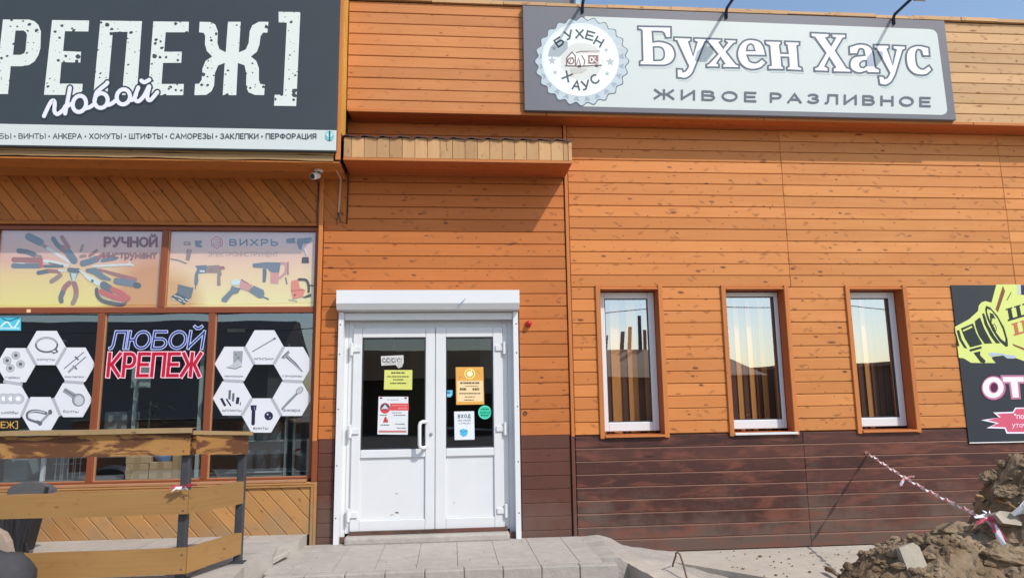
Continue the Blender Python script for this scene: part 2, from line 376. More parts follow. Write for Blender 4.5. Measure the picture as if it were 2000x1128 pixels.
# ------------------------------------------------------------------ flat graphics on upright planes
def _arc(cx, cy, rx, ry, a0, a1, n=10): return [(cx+rx*math.cos(math.radians(a0+(a1-a0)*i/n)), cy+ry*math.sin(math.radians(a0+(a1-a0)*i/n))) for i in range(n+1)]
def _bowl(y0, y1, wd, x0=0.0): r = min(.28, (y1-y0)*.5); return [(x0, y1)]+_arc(wd-r, (y0+y1)/2, r, (y1-y0)/2, 90, -90)+[(x0, y0)]
_O = _arc(.40, .5, .40, .5, 90, 450, 24)
SG = {'А': (.78, [[(0, 0), (.39, 1), (.78, 0)], [(.15, .32), (.63, .32)]]), 'Б': (.66, [[(.60, 1), (0, 1), (0, 0)], _bowl(0, .57, .66)]), 'В': (.66, [[(0, 0), (0, 1)], _bowl(.53, 1, .60), _bowl(0, .53, .66)]),
  'Д': (.80, [[(0, -.16), (0, 0), (.80, 0), (.80, -.16)], [(.10, 0), (.22, 1), (.70, 1), (.70, 0)]]), 'Ё': (.58, [[(.58, 1), (0, 1), (0, 0), (.58, 0)], [(0, .51), (.52, .51)], [(.15, 1.2), (.2, 1.2)], [(.4, 1.2), (.45, 1.2)]]), 'Г': (.56, [[(0, 0), (0, 1), (.56, 1)]]), 'Е': (.58, [[(.58, 1), (0, 1), (0, 0), (.58, 0)], [(0, .51), (.52, .51)]]), 'Ж': (1.06, [[(.53, 0), (.53, 1)], [(.02, 1), (.36, .51), (0, 0)], [(.36, .51), (.70, .51)], [(1.04, 1), (.70, .51), (1.06, 0)]]),
  'З': (.62, [_arc(.30, .76, .28, .24, 150, -90), _arc(.30, .26, .32, .26, 90, -155)]), 'И': (.70, [[(0, 1), (0, 0)], [(.02, .06), (.68, .94)], [(.70, 1), (.70, 0)]]), 'Й': (.70, [[(0, 1), (0, 0)], [(.02, .06), (.68, .94)], [(.70, 1), (.70, 0)], [(.18, 1.30), (.28, 1.20), (.42, 1.20), (.52, 1.30)]]),
  'К': (.66, [[(0, 0), (0, 1)], [(.62, 1), (.16, .51), (.66, 0)], [(0, .51), (.16, .51)]]), 'Л': (.72, [[(0, 0), (.08, .02), (.14, .2), (.18, 1), (.72, 1), (.72, 0)]]), 'М': (.86, [[(0, 0), (0, 1), (.43, .3), (.86, 1), (.86, 0)]]), 'Н': (.70, [[(0, 0), (0, 1)], [(.70, 0), (.70, 1)], [(0, .51), (.70, .51)]]),
  'О': (.80, [_O]), 'П': (.70, [[(0, 0), (0, 1), (.70, 1), (.70, 0)]]), 'Р': (.62, [[(0, 0), (0, 1)], _bowl(.42, 1, .62)]), 'С': (.72, [_arc(.40, .5, .40, .5, 50, 310, 18)]), 'Т': (.66, [[(0, 1), (.66, 1)], [(.33, 1), (.33, 0)]]), 'У': (.70, [[(0, 1), (.36, .30)], [(.70, 1), (.30, .06), (.20, 0), (.08, 0)]]),
  'Ф': (.96, [_arc(.48, .52, .48, .34, 90, 450, 20), [(.48, 0), (.48, 1.04)]]), 'Х': (.70, [[(0, 0), (.68, 1)], [(.02, 1), (.70, 0)]]), 'Ц': (.76, [[(0, 1), (0, 0), (.76, 0), (.76, -.16)], [(.66, 1), (.66, 0)]]), 'Ч': (.64, [[(0, 1), (0, .62), (.10, .46), (.30, .42), (.64, .46)], [(.64, 1), (.64, 0)]]),
  'Ш': (.98, [[(0, 1), (0, 0), (.98, 0), (.98, 1)], [(.49, 0), (.49, 1)]]), 'Щ': (1.06, [[(0, 1), (0, 0), (1.06, 0), (1.06, -.16)], [(.48, 0), (.48, 1)], [(.96, 0), (.96, 1)]]), 'Ы': (.90, [[(0, 1), (0, 0)], _bowl(0, .56, .58), [(.90, 1), (.90, 0)]]), 'Ь': (.62, [[(0, 1), (0, 0)], _bowl(0, .56, .62)]),
  'Э': (.70, [_arc(.30, .5, .40, .5, 140, -140, 18), [(.22, .51), (.68, .51)]]), 'Ю': (1.06, [[(0, 0), (0, 1)], [(0, .51), (.30, .51)], _arc(.68, .5, .38, .5, 90, 450, 22)]), 'Я': (.64, [[(.64, 0), (.64, 1)], [(x_*-1+.64, y_) for x_, y_ in _bowl(.44, 1, .64)], [(.36, .44), (0, 0)]]), ']': (.30, [[(0, 1.1), (.30, 1.1), (.30, -.1), (0, -.1)]]), '*': (.34, [[(.17, .66), (.17, 1)], [(.02, .75), (.32, .91)], [(.02, .91), (.32, .75)]]), ' ': (.30, [])}
_lo = {'а': (.56, [_arc(.27, .34, .27, .34, 0, 360, 16), [(.54, .70), (.54, 0)]]), 'б': (.58, [_arc(.29, .32, .29, .32, 90, 450, 16), [(0, .34), (.04, .70), (.22, .86), (.52, .94)]]), 'е': (.58, [_arc(.29, .35, .29, .35, 0, 315, 16), [(0, .35), (.58, .35)]]), 'р': (.56, [[(0, .70), (0, -.28)], _arc(.28, .35, .28, .35, 0, 360, 16)]), 'у': (.54, [[(0, .70), (.28, .05)], [(.54, .70), (.20, -.20), (.06, -.26)]])}
for _u in 'ВГЖЗИЙКЛМНОПСТФХЦЧШЩЫЬЭЮЯ': _lo[_u.lower()] = (SG[_u][0]*.80, [[(x_*.80, y_*.70) for x_, y_ in p_] for p_ in SG[_u][1]])
SG.update(_lo)
def strokes(txt, gap):
    """centre lines of a word in capital heights; returns (polylines, total width)"""
    out, x = [], 0.0
    for ch in txt: wd, ps = SG[ch]; out += [[(x+p[0], p[1]) for p in pl_] for pl_ in ps]; x += wd+gap
    return out, x-gap
class Art:
    """shapes given in photo pixels and laid on the plane y = Y, each layer a hair in front of the last"""
    def __init__(s, Y, sc=1.0, ox=0.0, oy=0.0): s.Y, s.sc, s.ox, s.oy = Y, sc, ox, oy; s.mb = MB(); s.mats = []; s.h = 0.0
    def z(s, sc, ox, oy): s.sc, s.ox, s.oy = sc, ox, oy; return s
    def mi(s, m):
        if m not in s.mats: s.mats.append(m)
        return s.mats.index(m)
    def P(s, x, y): return at(s.ox+x/s.sc, s.oy+y/s.sc, s.Y-s.h)
    def up(s, d=.00015): s.h += d; return s
    def poly(s, pts, m): s.up(.00004); s.mb.face([s.P(*p) for p in pts], s.mi(m)); return s
    def rect(s, x0, y0, x1, y1, m): return s.poly([(x0, y0), (x1, y0), (x1, y1), (x0, y1)], m)
    def ell(s, cx, cy, rx, ry, m, n=28, rot=0.0):
        c, q = math.cos(rot), math.sin(rot)
        return s.poly([(cx+rx*math.cos(a)*c-ry*math.sin(a)*q, cy+rx*math.cos(a)*q+ry*math.sin(a)*c) for a in (2*math.pi*k/n for k in range(n))], m)
    def rib(s, pts, wd, m, closed=False, cap=True):
        s.up(.00004); mi = s.mi(m); P = [Vector(p) for p in pts]; n = len(P)
        segs = [(P[i], P[(i+1) % n]) for i in range(n if closed else n-1)]
        L, R = [], []
        for i in range(n):
            a = P[i-1] if (i > 0 or closed) else P[i]; b = P[(i+1) % n] if (i < n-1 or closed) else P[i]
            d1 = (P[i]-a); d2 = (b-P[i]); d1 = d1.normalized() if d1.length > 1e-6 else d2.normalized(); d2 = d2.normalized() if d2.length > 1e-6 else d1
            n1 = Vector((-d1.y, d1.x)); n2 = Vector((-d2.y, d2.x)); b_ = n1+n2; k = 1/max(.35, 1+n1.dot(n2))
            w_ = wd[i] if isinstance(wd, list) else wd
            L.append(P[i]+b_*k*w_/2); R.append(P[i]-b_*k*w_/2)
        for i in range(n if closed else n-1):
            j = (i+1) % n; s.mb.face([s.P(*L[i]), s.P(*L[j]), s.P(*R[j]), s.P(*R[i])], mi)
        if cap and not closed:
            for e in (0, n-1):
                w_ = wd[e] if isinstance(wd, list) else wd
                s.ell(P[e].x, P[e].y, w_/2, w_/2, m, 12)
        return s
    def stroke(s, pts, wd, m):
        """ribbon with square ends"""
        P = [Vector(p) for p in pts]; closed = (P[0]-P[-1]).length < 1e-4
        if closed: return s.rib(pts[:-1], wd, m, True)
        P[0] = P[0]+(P[0]-P[1]).normalized()*wd/2; P[-1] = P[-1]+(P[-1]-P[-2]).normalized()*wd/2
        return s.rib(P, wd, m, cap=False)
    def text(s, txt, x0, y0, x1, y1, cap, m, off=0.0, sp=1.0, shear=0.0, fit=None):
        """baseline from (x0,y0) to (x1,y1), capital height cap; off thickens the strokes; fit = thickness that sets the bounds"""
        t = cap*(.10+2.3*off); tf = t if fit is None else cap*(.10+2.3*fit); L, W_ = strokes(txt, .10+tf/cap*1.15+(sp-1)*1.6)
        for pl_ in L:
            q = []
            for (x, y) in pl_:
                hh = tf/2+(cap-tf)*y; u = x/W_
                q.append((x0+tf/2+(x1-x0-tf)*u+hh*shear, y0+(y1-y0)*u-hh))
            s.stroke(q, t, m)
        return s
    def build(s, name, parent=None): return s.mb.build(name, s.mats, parent)

# ================================================================== SETTING
g = MB(); g.face([(-600, -900, -.45), (600, -900, -.45), (600, 900, -.45), (-600, 900, -.45)])
struct(g.build('ground', m_ground))

# paved platform: tiles on a slab, kerb stones along the front
UY = Vector((0, 1, 0))
pl = MB(); tl = .345
pl.box(-1.53, 1.30, -1.13, -.02, -.44, -.014, 1)
for i in range(-5, 5):
    for k in range(4):
        x0 = i*tl+.06 + 0; y1 = -.03-k*.30
        p = [(x0+.0015, max(y1-.30+.0015, -1.1335)), (x0+tl-.0015, max(y1-.30+.0015, -1.1335)), (x0+tl-.0015, y1-.0015), (x0+.0015, y1-.0015)]
        p = clip(p, 1, 0, 1.29); p = clip(p, -1, 0, 1.52) if len(p) > 2 else p
        dz = random.uniform(-.002, .001)
        board(pl, p, Vector((0, 0, -.014+dz)), X_, UY, Z_, 0, th=.014, ch=.002)
struct(pl.build('pavement', [m_paving, m_joint]))
for i in range(9):
    x0 = -1.50+i*.322
    k = MB(); j = random.uniform(-.006, .006)
    k.box(x0+.002, x0+.320, -1.245+j, -1.135, -.44, random.uniform(-.005, .001))
    struct(k.build('kerb', m_kerb, bevel=.009, seg=2))
# raised paving slab before the hardware shop, its broken right edge
sl = MB()
top = [(-9, -.02), (-9, -2.3), (-1.66, -2.3), (-1.60, -1.75), (-1.63, -1.30), (-1.50, -.95), (-1.545, -.60), (-1.42, -.30), (-1.40, -.02)]
Zs = lambda p: .10 if p[0] > -5 else .12
n = len(top); sl.face([(p[0], p[1], Zs(p)) for p in top])
for i in range(n):
    a, b = top[i], top[(i+1) % n]; sl.face([(a[0], a[1], Zs(a)), (b[0], b[1], Zs(b)), (b[0], b[1], -.44), (a[0], a[1], -.44)])
struct(sl.build('pavement', m_paving, bevel=.012, seg=2))
jn = MB()
for yy in (-.42, -.84, -1.28, -1.72): jn.box(-8.9, -1.66, yy-.003, yy+.003, .1005, .1035, 0, only=('+z',))
for xx in [-1.95-.42*i for i in range(14)]: jn.box(xx-.003, xx+.003, -2.28, -.04, .1005, .1038, 0, only=('+z',))
struct(jn.build('pavement_joint', m_joint))
# broken concrete ramp from the platform down to the apron
def wob(x, y, a, sc, seed=0): return a*noise.fractal(Vector((x*sc+seed, y*sc, seed*.37)), 1.0, 2.0, 4)
rm = MB(); prof = [(1.295, -.004), (1.40, .0), (1.52, .0), (1.62, -.035), (1.74, -.105), (1.86, -.125), (2.02, -.15), (2.25, -.185), (2.5, -.20)]
NX, NYR = 44, 26
def rampz(x, y):
    for (a, za), (b, zb) in zip(prof, prof[1:]):
        if a <= x <= b: z = za+(zb-za)*(x-a)/(b-a); break
    else: z = prof[-1][1]
    return z + wob(x, y, .012, 5) + (y*.05 if x > 1.5 else y*.012)
grid = []
for i in range(NX+1):
    x = 1.295+(2.5-1.295)*i/NX; row = []
    for j in range(NYR+1):
        e = -.97 + .05*max(0, x-1.4) + .03*noise.noise(Vector((x*6, 0, 3))); y = -.01+(e+.01)*j/NYR
        row.append(rm.vv((x, y, rampz(x, y))))
    grid.append(row)
for i in range(NX):
    for j in range(NYR): rm.f.append([grid[i][j], grid[i+1][j], grid[i+1][j+1], grid[i][j+1]]); rm.m.append(0)
for i in range(NX):
    a, b = rm.v[grid[i][NYR]], rm.v[grid[i+1][NYR]]; rm.face([a, b, (b[0], b[1], -.45), (a[0], a[1], -.45)])
for j in range(NYR):
    a, b = rm.v[grid[0][j]], rm.v[grid[0][j+1]]; rm.face([a, b, (b[0], b[1], -.45), (a[0], a[1], -.45)])
struct(rm.build('ramp', m_kerb, smooth=True))
# concrete apron along the wall
ap = MB()
A0 = atz(1285, 1093, -.2); A1 = atz(1500, 1130, -.2); dirA = (A1-A0); A2 = A0+dirA*6
ap_top = [(2.2, -.005), (A0.x-.02, A0.y), (A1.x, A1.y), (A2.x, A2.y), (14, A2.y), (14, -.005)]
ap.face([(x, y, -.188) for x, y in ap_top])
for i in range(len(ap_top)):
    a, b = ap_top[i], ap_top[(i+1) % len(ap_top)]; ap.face([(*a, -.188), (*b, -.188), (*b, -.46), (*a, -.46)])
struct(ap.build('apron', m_apron, bevel=.01, seg=2))

# ================================================================== BEER SHOP BUILDING
shop = thing('shop_building', 'orange timber-clad shop with white double door, three narrow windows and brown plinth', 'building', (2.9, 0, 0))
W = [(1.598, 2.229), (2.985, 3.643), (4.402, 5.018)]; WB, WT = .99, 2.523
DX0, DX1, DZ1 = -1.135, .70, 2.30                   # door opening
core = MB()
xs = [-1.335, DX0+.03, DX1-.03] + [v for w_ in W for v in w_] + [9.0]
def wallseg(x0, x1, z0, z1): core.box(x0, x1, 0, .30, z0, z1)
wallseg(-1.335, DX0+.03, -.45, 5.62); wallseg(DX0+.03, DX1-.03, DZ1, 5.62); wallseg(DX0+.03, DX1-.03, -.45, .03)
xp = DX1-.03
for a, b in W:
    wallseg(xp, a, -.45, 5.62); wallseg(a, b, -.45, WB); wallseg(a, b, WT, 5.62); xp = b
wallseg(xp, 9.0, -.45, 5.62)
core.build('wall', m_backing, shop)
# cladding of the bay with the door
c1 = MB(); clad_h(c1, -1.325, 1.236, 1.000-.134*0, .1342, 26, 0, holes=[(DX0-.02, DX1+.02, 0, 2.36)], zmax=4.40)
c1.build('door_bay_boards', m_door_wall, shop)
c2 = MB(); clad_h(c2, -1.3175, 1.226, -.073, .1341, 8, 0, holes=[(DX0-.02, DX1+.02, 0, 2.36)], gap=.002)
c2.build('door_bay_plinth', m_plinth_door, shop)
# main wall boards
holes = [(a-.045, b+.045, WB-.05, 2.55) for a, b in W]
c3 = MB(); clad_h(c3, 1.285, 8.9, .994, .12935, 27, 0, holes=holes, seams=(3.735, 6.4), zmax=4.42)
c3.build('wall_boards', m_wall, shop)
bk = MB()  # thin pale strips at the joints, sunlit board edges put in as colour
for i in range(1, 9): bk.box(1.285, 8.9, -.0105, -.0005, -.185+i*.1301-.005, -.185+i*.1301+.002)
bk.build('plinth_sunlit_edges', m_sunlit_edge, shop)
c4 = MB(); clad_h(c4, 1.285, 8.9, -.185, .1301, 9, 0, seams=(3.74, 6.5), gap=.010, zmin=-.19); c4.build('plinth_boards', m_plinth, shop)
# corner strips
t = MB(); t.box(1.243, 1.278, -.034, 0, .985, 4.36, 0, 2); t.build('corner_trim', m_trim, shop, .003)
t = MB(); t.box(-1.372, -1.330, -.05, .02, .99, 3.72, 0, 2); t.build('corner_trim', m_trim, shop, .003)
t = MB(); t.box(1.240, 1.276, -.033, 0, -.2, .983, 0, 2); t.build('plinth_corner_trim', m_plinth_door, shop, .003)
# overhanging fascia
FZ0 = 4.365
f = MB(); f.box(-1.082, 9.0, -.256, -.002, FZ0+.012, 5.66, 0); f.build('fascia_core', m_backing, shop)
f = MB(); clad_h(f, -1.080, .80, 4.372, .1243, 10, -.256, zmax=5.62, seams=(.9,)); f.build('fascia_boards', m_fascia, shop)
f = MB(); clad_h(f, .80, 8.95, 4.372, .1243, 10, -.256, zmax=5.62, seams=(6.9,)); f.build('fascia_boards', m_fascia_old, shop)
f = MB()
for a, b in ((-1.06, 1.02), (1.03, 3.44), (3.446, 5.9), (5.905, 9.0)): f.box(a, b, -.282, -.256, FZ0-.004, FZ0+.03, 0)
f.build('fascia_bottom_trim', m_trim, shop, .003)
f = MB()
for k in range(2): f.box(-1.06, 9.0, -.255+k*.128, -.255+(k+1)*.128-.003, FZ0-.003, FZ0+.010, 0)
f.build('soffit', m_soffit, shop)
f = MB(); x = -1.06
while x < 9:
    L = random.uniform(.35, .9); f.box(x, min(x+L, 9)-.004, -.30+random.uniform(-.006, .004), .05, 5.625+random.uniform(-.004, .006), 5.665+random.uniform(-.008, .006), 0); x += L
f.build('parapet_cap', m_fascia_old, shop)
rf = MB(); rf.box(-1.06, 9, .06, 6, 5.4, 5.5); rf.build('roof', m_greyroof, shop)

# windows: casing, reveal, white profile, pane, sill
def bar_frame(mb, x0, x1, z0, z1, y0, y1, tl_, tr_, tt, tb, mi=0):
    mb.box(x0, x0+tl_, y0, y1, z0, z1, mi, 2); mb.box(x1-tr_, x1, y0, y1, z0, z1, mi, 2)
    mb.box(x0+tl_+.0006, x1-tr_-.0006, y0+.0008, y1, z1-tt, z1, mi); mb.box(x0+tl_+.0006, x1-tr_-.0006, y0+.0008, y1, z0, z0+tb, mi)
for i, (a, b) in enumerate(W):
    fr = MB(); fw_ = (.07, .045, .07)[i]
    bar_frame(fr, a+.004, b-.004, WB+.03, WT-.012, .115, .19, fw_, fw_, .07 if i != 1 else .05, .095)
    win = fr.build('window', m_white, shop, .006)
    bd = MB(); x0, x1, z0, z1 = a+.004+fw_, b-.004-fw_, WB+.03+.095, WT-.012-(.07 if i != 1 else .05)
    bar_frame(bd, x0-.003, x1+.003, z0-.003, z1+.003, .128, .16, .012, .012, .012, .012); bd.build('gasket', m_steel, win)
    p = MB(); p.face([(x0, .142, z0), (x1, .142, z0), (x1, .142, z1), (x0, .142, z1)]); p.build('pane', m_glass, win)
    rv = MB()
    rv.box(a-.02, a+.0025, -.012, .115, WB, WT, 0, 2); rv.box(b-.0025, b+.02, -.012, .115, WB, WT, 0, 2); rv.box(a+.003, b-.003, -.012, .115, WT-.004, WT+.03)
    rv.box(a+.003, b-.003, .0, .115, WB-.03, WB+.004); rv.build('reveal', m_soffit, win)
    cs = MB()
    cs.box(a-.052, a-.002, -.036, -.004, WB-.035, 2.568, 0, 2); cs.box(b+.002, b+.052, -.036, -.004, WB-.035, 2.568, 0, 2)
    cs.box(a-.001, b+.001, -.030, -.004, WT-.002, WT+.018); cs.build('casing', m_trim, win, .003)
    si = MB(); si.box(a-.001, b+(.002 if i != 1 else .03), -.05, .0, WB-.026, WB-.002)
    si.build('sill', (m_trim, m_white_dirty, m_trim)[i], win, .003)

# door
df = MB()
bar_frame(df, -1.052, .600, .075, 2.225, .06, .16, .055, .055, .102, .02)
door = df.build('entrance_door', m_white, shop, .005)
def leaf(x0, x1, s0, s1, handle):
    L = MB(); z0, z1 = .094, 2.127; zg0, zg1 = .888, 2.025
    L.box(x0, x0+s0, .03, .115, z0, z1, 0, 2); L.box(x1-s1, x1, .03, .115, z0, z1, 0, 2)
    for a, b in ((zg1, z1), (.807, zg0), (z0, .204)): L.box(x0+s0+.0006, x1-s1-.0006, .0308, .115, a, b)
    lf = L.build('door_leaf', m_white_used, door, .007, seg=2)
    q = MB(); q.box(x0+s0-.002, x1-s1+.002, .052, .10, .203, .808); q.build('lower_panel', m_white_used, lf, .004)
    q = MB(); bar_frame(q, x0+s0-.001, x1-s1+.001, zg0-.001, zg1+.001, .044, .10, .012, .012, .012, .012); q.build('gasket', m_steel, lf)
    q = MB(); q.face([(x0+s0, .075, zg0), (x1-s1, .075, zg0), (x1-s1, .075, zg1), (x0+s0, .075, zg1)]); q.build('glass', m_glass_door, lf)
    hx = x0 if handle else x1
    for zz in (.26, 1.075, 1.905):
        q = MB(); sg = -1 if handle else 1
        q.tube([(hx+sg*.014, .012, zz-.065), (hx+sg*.014, .012, zz+.065)], .017, 10); q.box(hx+sg*.014, hx-sg*.075, .014, .031, zz-.028, zz+.028); q.build('hinge', m_white_dirty, lf, .003)
    return lf
lf = leaf(-1.000, -.1605, .090, .097, True); lf2 = leaf(-.1555, .545, .108, .100, False)
hd = MB(); hx = -.312
hd.tube([(hx+.062, .032, 1.155), (hx+.050, -.02, 1.160), (hx+.03, -.042, 1.160), (hx+.008, -.048, 1.150), (hx, -.05, 1.125), (hx, -.05, 1.03), (hx, -.05, .935), (hx+.008, -.048, .912), (hx+.03, -.042, .902), (hx+.050, -.02, .902), (hx+.062, .032, .907)], .0185, 12)
hd.build('handle', m_white, door, smooth=True); hx = -.255
lk = MB(); lk.lathe((hx+.058, .030, 1.035), [(0, .017), (-.008, .017), (-.010, .010)], 14); lk.box(hx+.054, hx+.062, .015, .021, 1.018, 1.035); lk.build('lock', m_metal, door)
th = MB(); th.box(-1.0, .57, -.01, .16, .072, .104, 0); th.build('threshold_strip', m_plinth, door)
st = MB()
cx = [-1.005+i*.0715 for i in range(23)]
for a, b in zip(cx, cx[1:]): pass
st.box(-1.03, .585, -.12, .15, -.01, .068); stp = st.build('door_step', m_kerb, shop, .02, seg=2)

# dark rooms behind the glass
rm_ = MB(); 
rm_.face([(-1.3, 3.5, -.1), (1.2, 3.5, -.1), (1.2, 3.5, 3.2), (-1.3, 3.5, 3.2)], 1); rm_.face([(-1.3, .3, .02), (1.2, .3, .02), (1.2, 3.5, .02), (-1.3, 3.5, .02)])
rm_.face([(-1.3, .3, 3.2), (1.2, .3, 3.2), (1.2, 3.5, 3.2), (-1.3, 3.5, 3.2)]); rm_.face([(-1.3, .3, 0), (-1.3, 3.5, 0), (-1.3, 3.5, 3.2), (-1.3, .3, 3.2)], 1); rm_.face([(1.2, .3, 0), (1.2, 3.5, 0), (1.2, 3.5, 3.2), (1.2, .3, 3.2)], 1)
rm_.face([(1.25, 2.2, .4), (8, 2.2, .4), (8, 2.2, 3), (1.25, 2.2, 3)]); rm_.face([(1.25, .3, .6), (8, .3, .6), (8, 2.2, .6), (1.25, 2.2, .6)]); rm_.face([(1.25, .3, 3), (8, .3, 3), (8, 2.2, 3), (1.25, 2.2, 3)])
rm_.build('interior', [m_dark, m_room_wood], shop)

# vertical blinds hanging behind the three windows
m_blo = plain('ochre_blind_fabric', (.86, .39, .115), .8, .08, 3.0); m_blb = plain('brown_blind_fabric', (.16, .070, .050), .8, .1, 3.0)
for i, (a, b) in enumerate(W):
    bl = MB(); x = a-.02; k = i; wd = (.115, .072, .075)[i]
    while x < b+.02:
        wv = wd if k % 2 == 0 else wd*(.62 if i == 0 else 1.0); r0 = random.uniform(-.006, .006)
        if i == 2 and x > b-.24: k = 1
        bl.hexa([(x, .265+r0, WB), (x+wv, .285+r0, WB), (x+wv, .288+r0, WB), (x, .268+r0, WB), (x, .265+r0, WT), (x+wv, .285+r0, WT), (x+wv, .288+r0, WT), (x, .268+r0, WT)], k % 2); x += wv*.985; k += 1
    tag(bl.build('vertical_blind', [m_blo, m_blb]), ('wide ochre and narrow brown striped blind in the window nearest the door', 'evenly striped ochre and brown blind in the middle window', 'striped blind with a plain brown right part, window beside the black poster')[i], 'blind', 'vertical blinds in the windows')

# ================================================================== DOOR CANOPY
cp = thing('door_canopy', 'shallow canopy of pale vertical boards with wavy metal edge above the white door', 'canopy', (0.05, -.25, 3.76))
CX0, CX1, CY = -1.068, 1.245, -.475
m = MB(); m.box(CX0, CX1, CY+.004, -.016, 3.77, 3.79, 0); m.box(CX0, CX1, CY+.003, CY+.018, 3.79, 4.0); m.box(CX1-.02, CX1, CY+.02, -.016, 3.79, 4.0); m.build('frame', m_soffit, cp)
m = MB(); x = CX0-.05; 
while x < CX1-.04:
    x1 = min(x+.1265, CX1-.035)
    board(m, [(max(x, CX0)+.0015, 3.787), (x1-.0015, 3.787), (x1-.0015, 4.002), (max(x, CX0)+.0015, 4.002)], Vector((0, CY+.003, 0)), X_, Z_, NY, 0, .013, .004, (0, 1), cen=((x+x1)/2, 0)); x = x1
board(m, [(CX1-.032, 3.787), (CX1+.004, 3.787), (CX1+.004, 4.0), (CX1-.032, 4.0)], Vector((0, CY+.003, 0)), X_, Z_, NY, 0, .017, .003, (0, 1), cen=(CX1-.015, 0))
m.build('front_boards', m_canopy, cp)
m = MB(); m.box(CX0, CX1+.006, CY-.016, CY+.003, 3.757, 3.785); m.build('bottom_trim', m_trim, cp, .003)
m = MB(); 
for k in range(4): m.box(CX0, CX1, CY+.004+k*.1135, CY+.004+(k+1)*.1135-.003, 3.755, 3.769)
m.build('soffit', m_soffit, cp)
m = MB(); nX = 150; rows = []
for j in range(2):
    row = []
    for i in range(nX+1):
        x = CX0-.02+(CX1-CX0+.05)*i/nX; y = CY-.03 if j == 0 else -.016; z = 4.012+.0085*math.sin(x*2*math.pi/.178)+.004*math.sin(x*4*math.pi/.178) + (0 if j == 0 else .10)
        row.append((x, y, z))
    rows.append(row)
for i in range(nX):
    m.face([rows[0][i], rows[0][i+1], rows[1][i+1], rows[1][i]]); a, b = rows[0][i], rows[0][i+1]
    m.face([a, b, (b[0], b[1], b[2]-.013), (a[0], a[1], a[2]-.013)])
m.build('metal_roof', m_roofmetal, cp)

# ================================================================== ROLLER SHUTTER ROUND THE DOOR
rs = thing('roller_shutter', 'white rolled-up security shutter with side rails around the entrance door', 'roller shutter', (-.2, -.08, 0))
m = MB(); x0, x1 = -1.150, .712; pr = [(-.012, 2.49), (-.185, 2.49), (-.185, 2.355), (-.150, 2.295), (-.012, 2.28)]
L0 = [(x0, y, z) for y, z in pr]; L1 = [(x1, y, z) for y, z in pr]
for i in range(5): m.face([L0[i], L0[(i+1) % 5], L1[(i+1) % 5], L1[i]])
m.face(L0); m.face(L1); m.build('housing', m_white, rs, .006)
for a, b in ((-1.140, -1.088), (.652, .704)):
    m = MB(); m.box(a, b, -.075, .06, .0, 2.279, 0, 2)
    for zz in (.25, .75, 1.3, 1.85, 2.15): m.lathe((a+.02 if a < 0 else b-.02, -.077, zz), [(0, .006), (-.002, .005)], 8, 1)
    m.build('guide_rail', [m_white, m_steel], rs, .005)
m = MB(); m.box(-1.087, .651, -.045, -.022, 2.20, 2.272); m.build('end_slat', m_white, rs, .004)
m = MB(); m.box(-1.134, -1.053, .0595, .10, .03, 2.2295, 0, 2); m.box(.601, .699, .0595, .10, .03, 2.2295, 0, 2); m.box(-1.134, .699, .0595, .10, 2.23, 2.29); m.build('door_surround', m_white, rs)
a = Art(-.1855); a.rib([(893, 596), (902, 591), (909, 583)], [1, 3.5, 1], I(150, 160, 175)); a.build('scratch', rs)

# ================================================================== HARDWARE SHOP
hw = thing('hardware_shop', 'hardware shop front with brown shop window, diagonal boards and deep black-signed overhang', 'building', (-3, 0, 0))
HX0, HX1 = -9.0, -1.40
m = MB(); m.box(HX0, -1.336, .0, .25, -.45, .575); m.box(HX0, -1.336, .0, .25, 3.215, 4.0); m.box(HX0, -1.336, .25, .3, 3.2, 5.6); m.build('wall', m_backing, hw)
m = MB(); clad_d(m, HX0, -1.075, 3.23, 3.712, -.004, .107, math.radians(-50)); m.build('frieze_boards', m_frieze, hw)
m = MB(); m.box(HX0, -1.372, -.03, -.002, 3.196, 3.229); m.build('window_head_trim', m_frieze, hw, .003)
m = MB(); clad_d(m, HX0, -1.375, .09, .548, -.004, .122, math.radians(-47)); m.build('lower_panel_boards', m_panel, hw)
m = MB(); m.box(HX0, -1.318, -.040, -.002, .549, .596); m.box(-1.374, -1.318, -.0405, -.002, -.03, .548, 0, 2); m.box(-1.342, -1.326, -.048, -.04, -.03, .575, 0, 2); m.box(HX0, -1.326, -.048, -.04, .576, .592); m.build('lower_panel_trim', m_panel, hw, .002)
m = MB(); m.box(-1.3725, -1.3185, -.048, .0, .597, .9895, 0, 2); m.build('lower_corner_trim', m_brownframe, hw, .003)
m = MB(); m.box(HX0, -1.42, -.052, .03, .597, .622); m.build('window_ledge', m_bead, hw, .003)
# shop window: frame with sub-part panes
fr = MB(); Y0, Y1 = .012, .085
fr.box(HX0, -1.372, Y0, Y1, 3.15, 3.195); fr.box(HX0, -1.372, Y0, Y1, .623, .640); fr.box(-1.415, -1.373, Y0, Y1, .641, 3.149, 0, 2)
fr.box(HX0, -1.4155, Y0, Y1, 2.288, 2.345)
ups = [-2.965, -4.62]; los = [-2.455, -3.53, -4.62]
for x in ups: fr.box(x, x+.062, Y0+.0008, Y1, 2.3455, 3.1495, 0, 2)
for x in los: fr.box(x, x+.062, Y0+.0008, Y1, .6405, 2.2875, 0, 2)
fr.box(-9, -4.62, .02, .08, .64, 3.15)
sw = fr.build('shop_window', m_brownframe, hw, .004)
bd = MB()
for x in ups[:1]: bd.box(x+.063, x+.073, .03, .06, 2.346, 3.149, 0, 2)
for x in los[:2]: bd.box(x+.063, x+.073, .03, .06, .641, 2.287, 0, 2)
for (a, b, z) in ((-4.55, -1.416, .641), (-4.55, -1.416, 2.346)): bd.box(a, b, .031, .06, z, z+.009)
bd.build('glazing_bead', m_bead, sw)
m_glass_film = glass('film_backed_glass', .10, (.96, .98, .98))
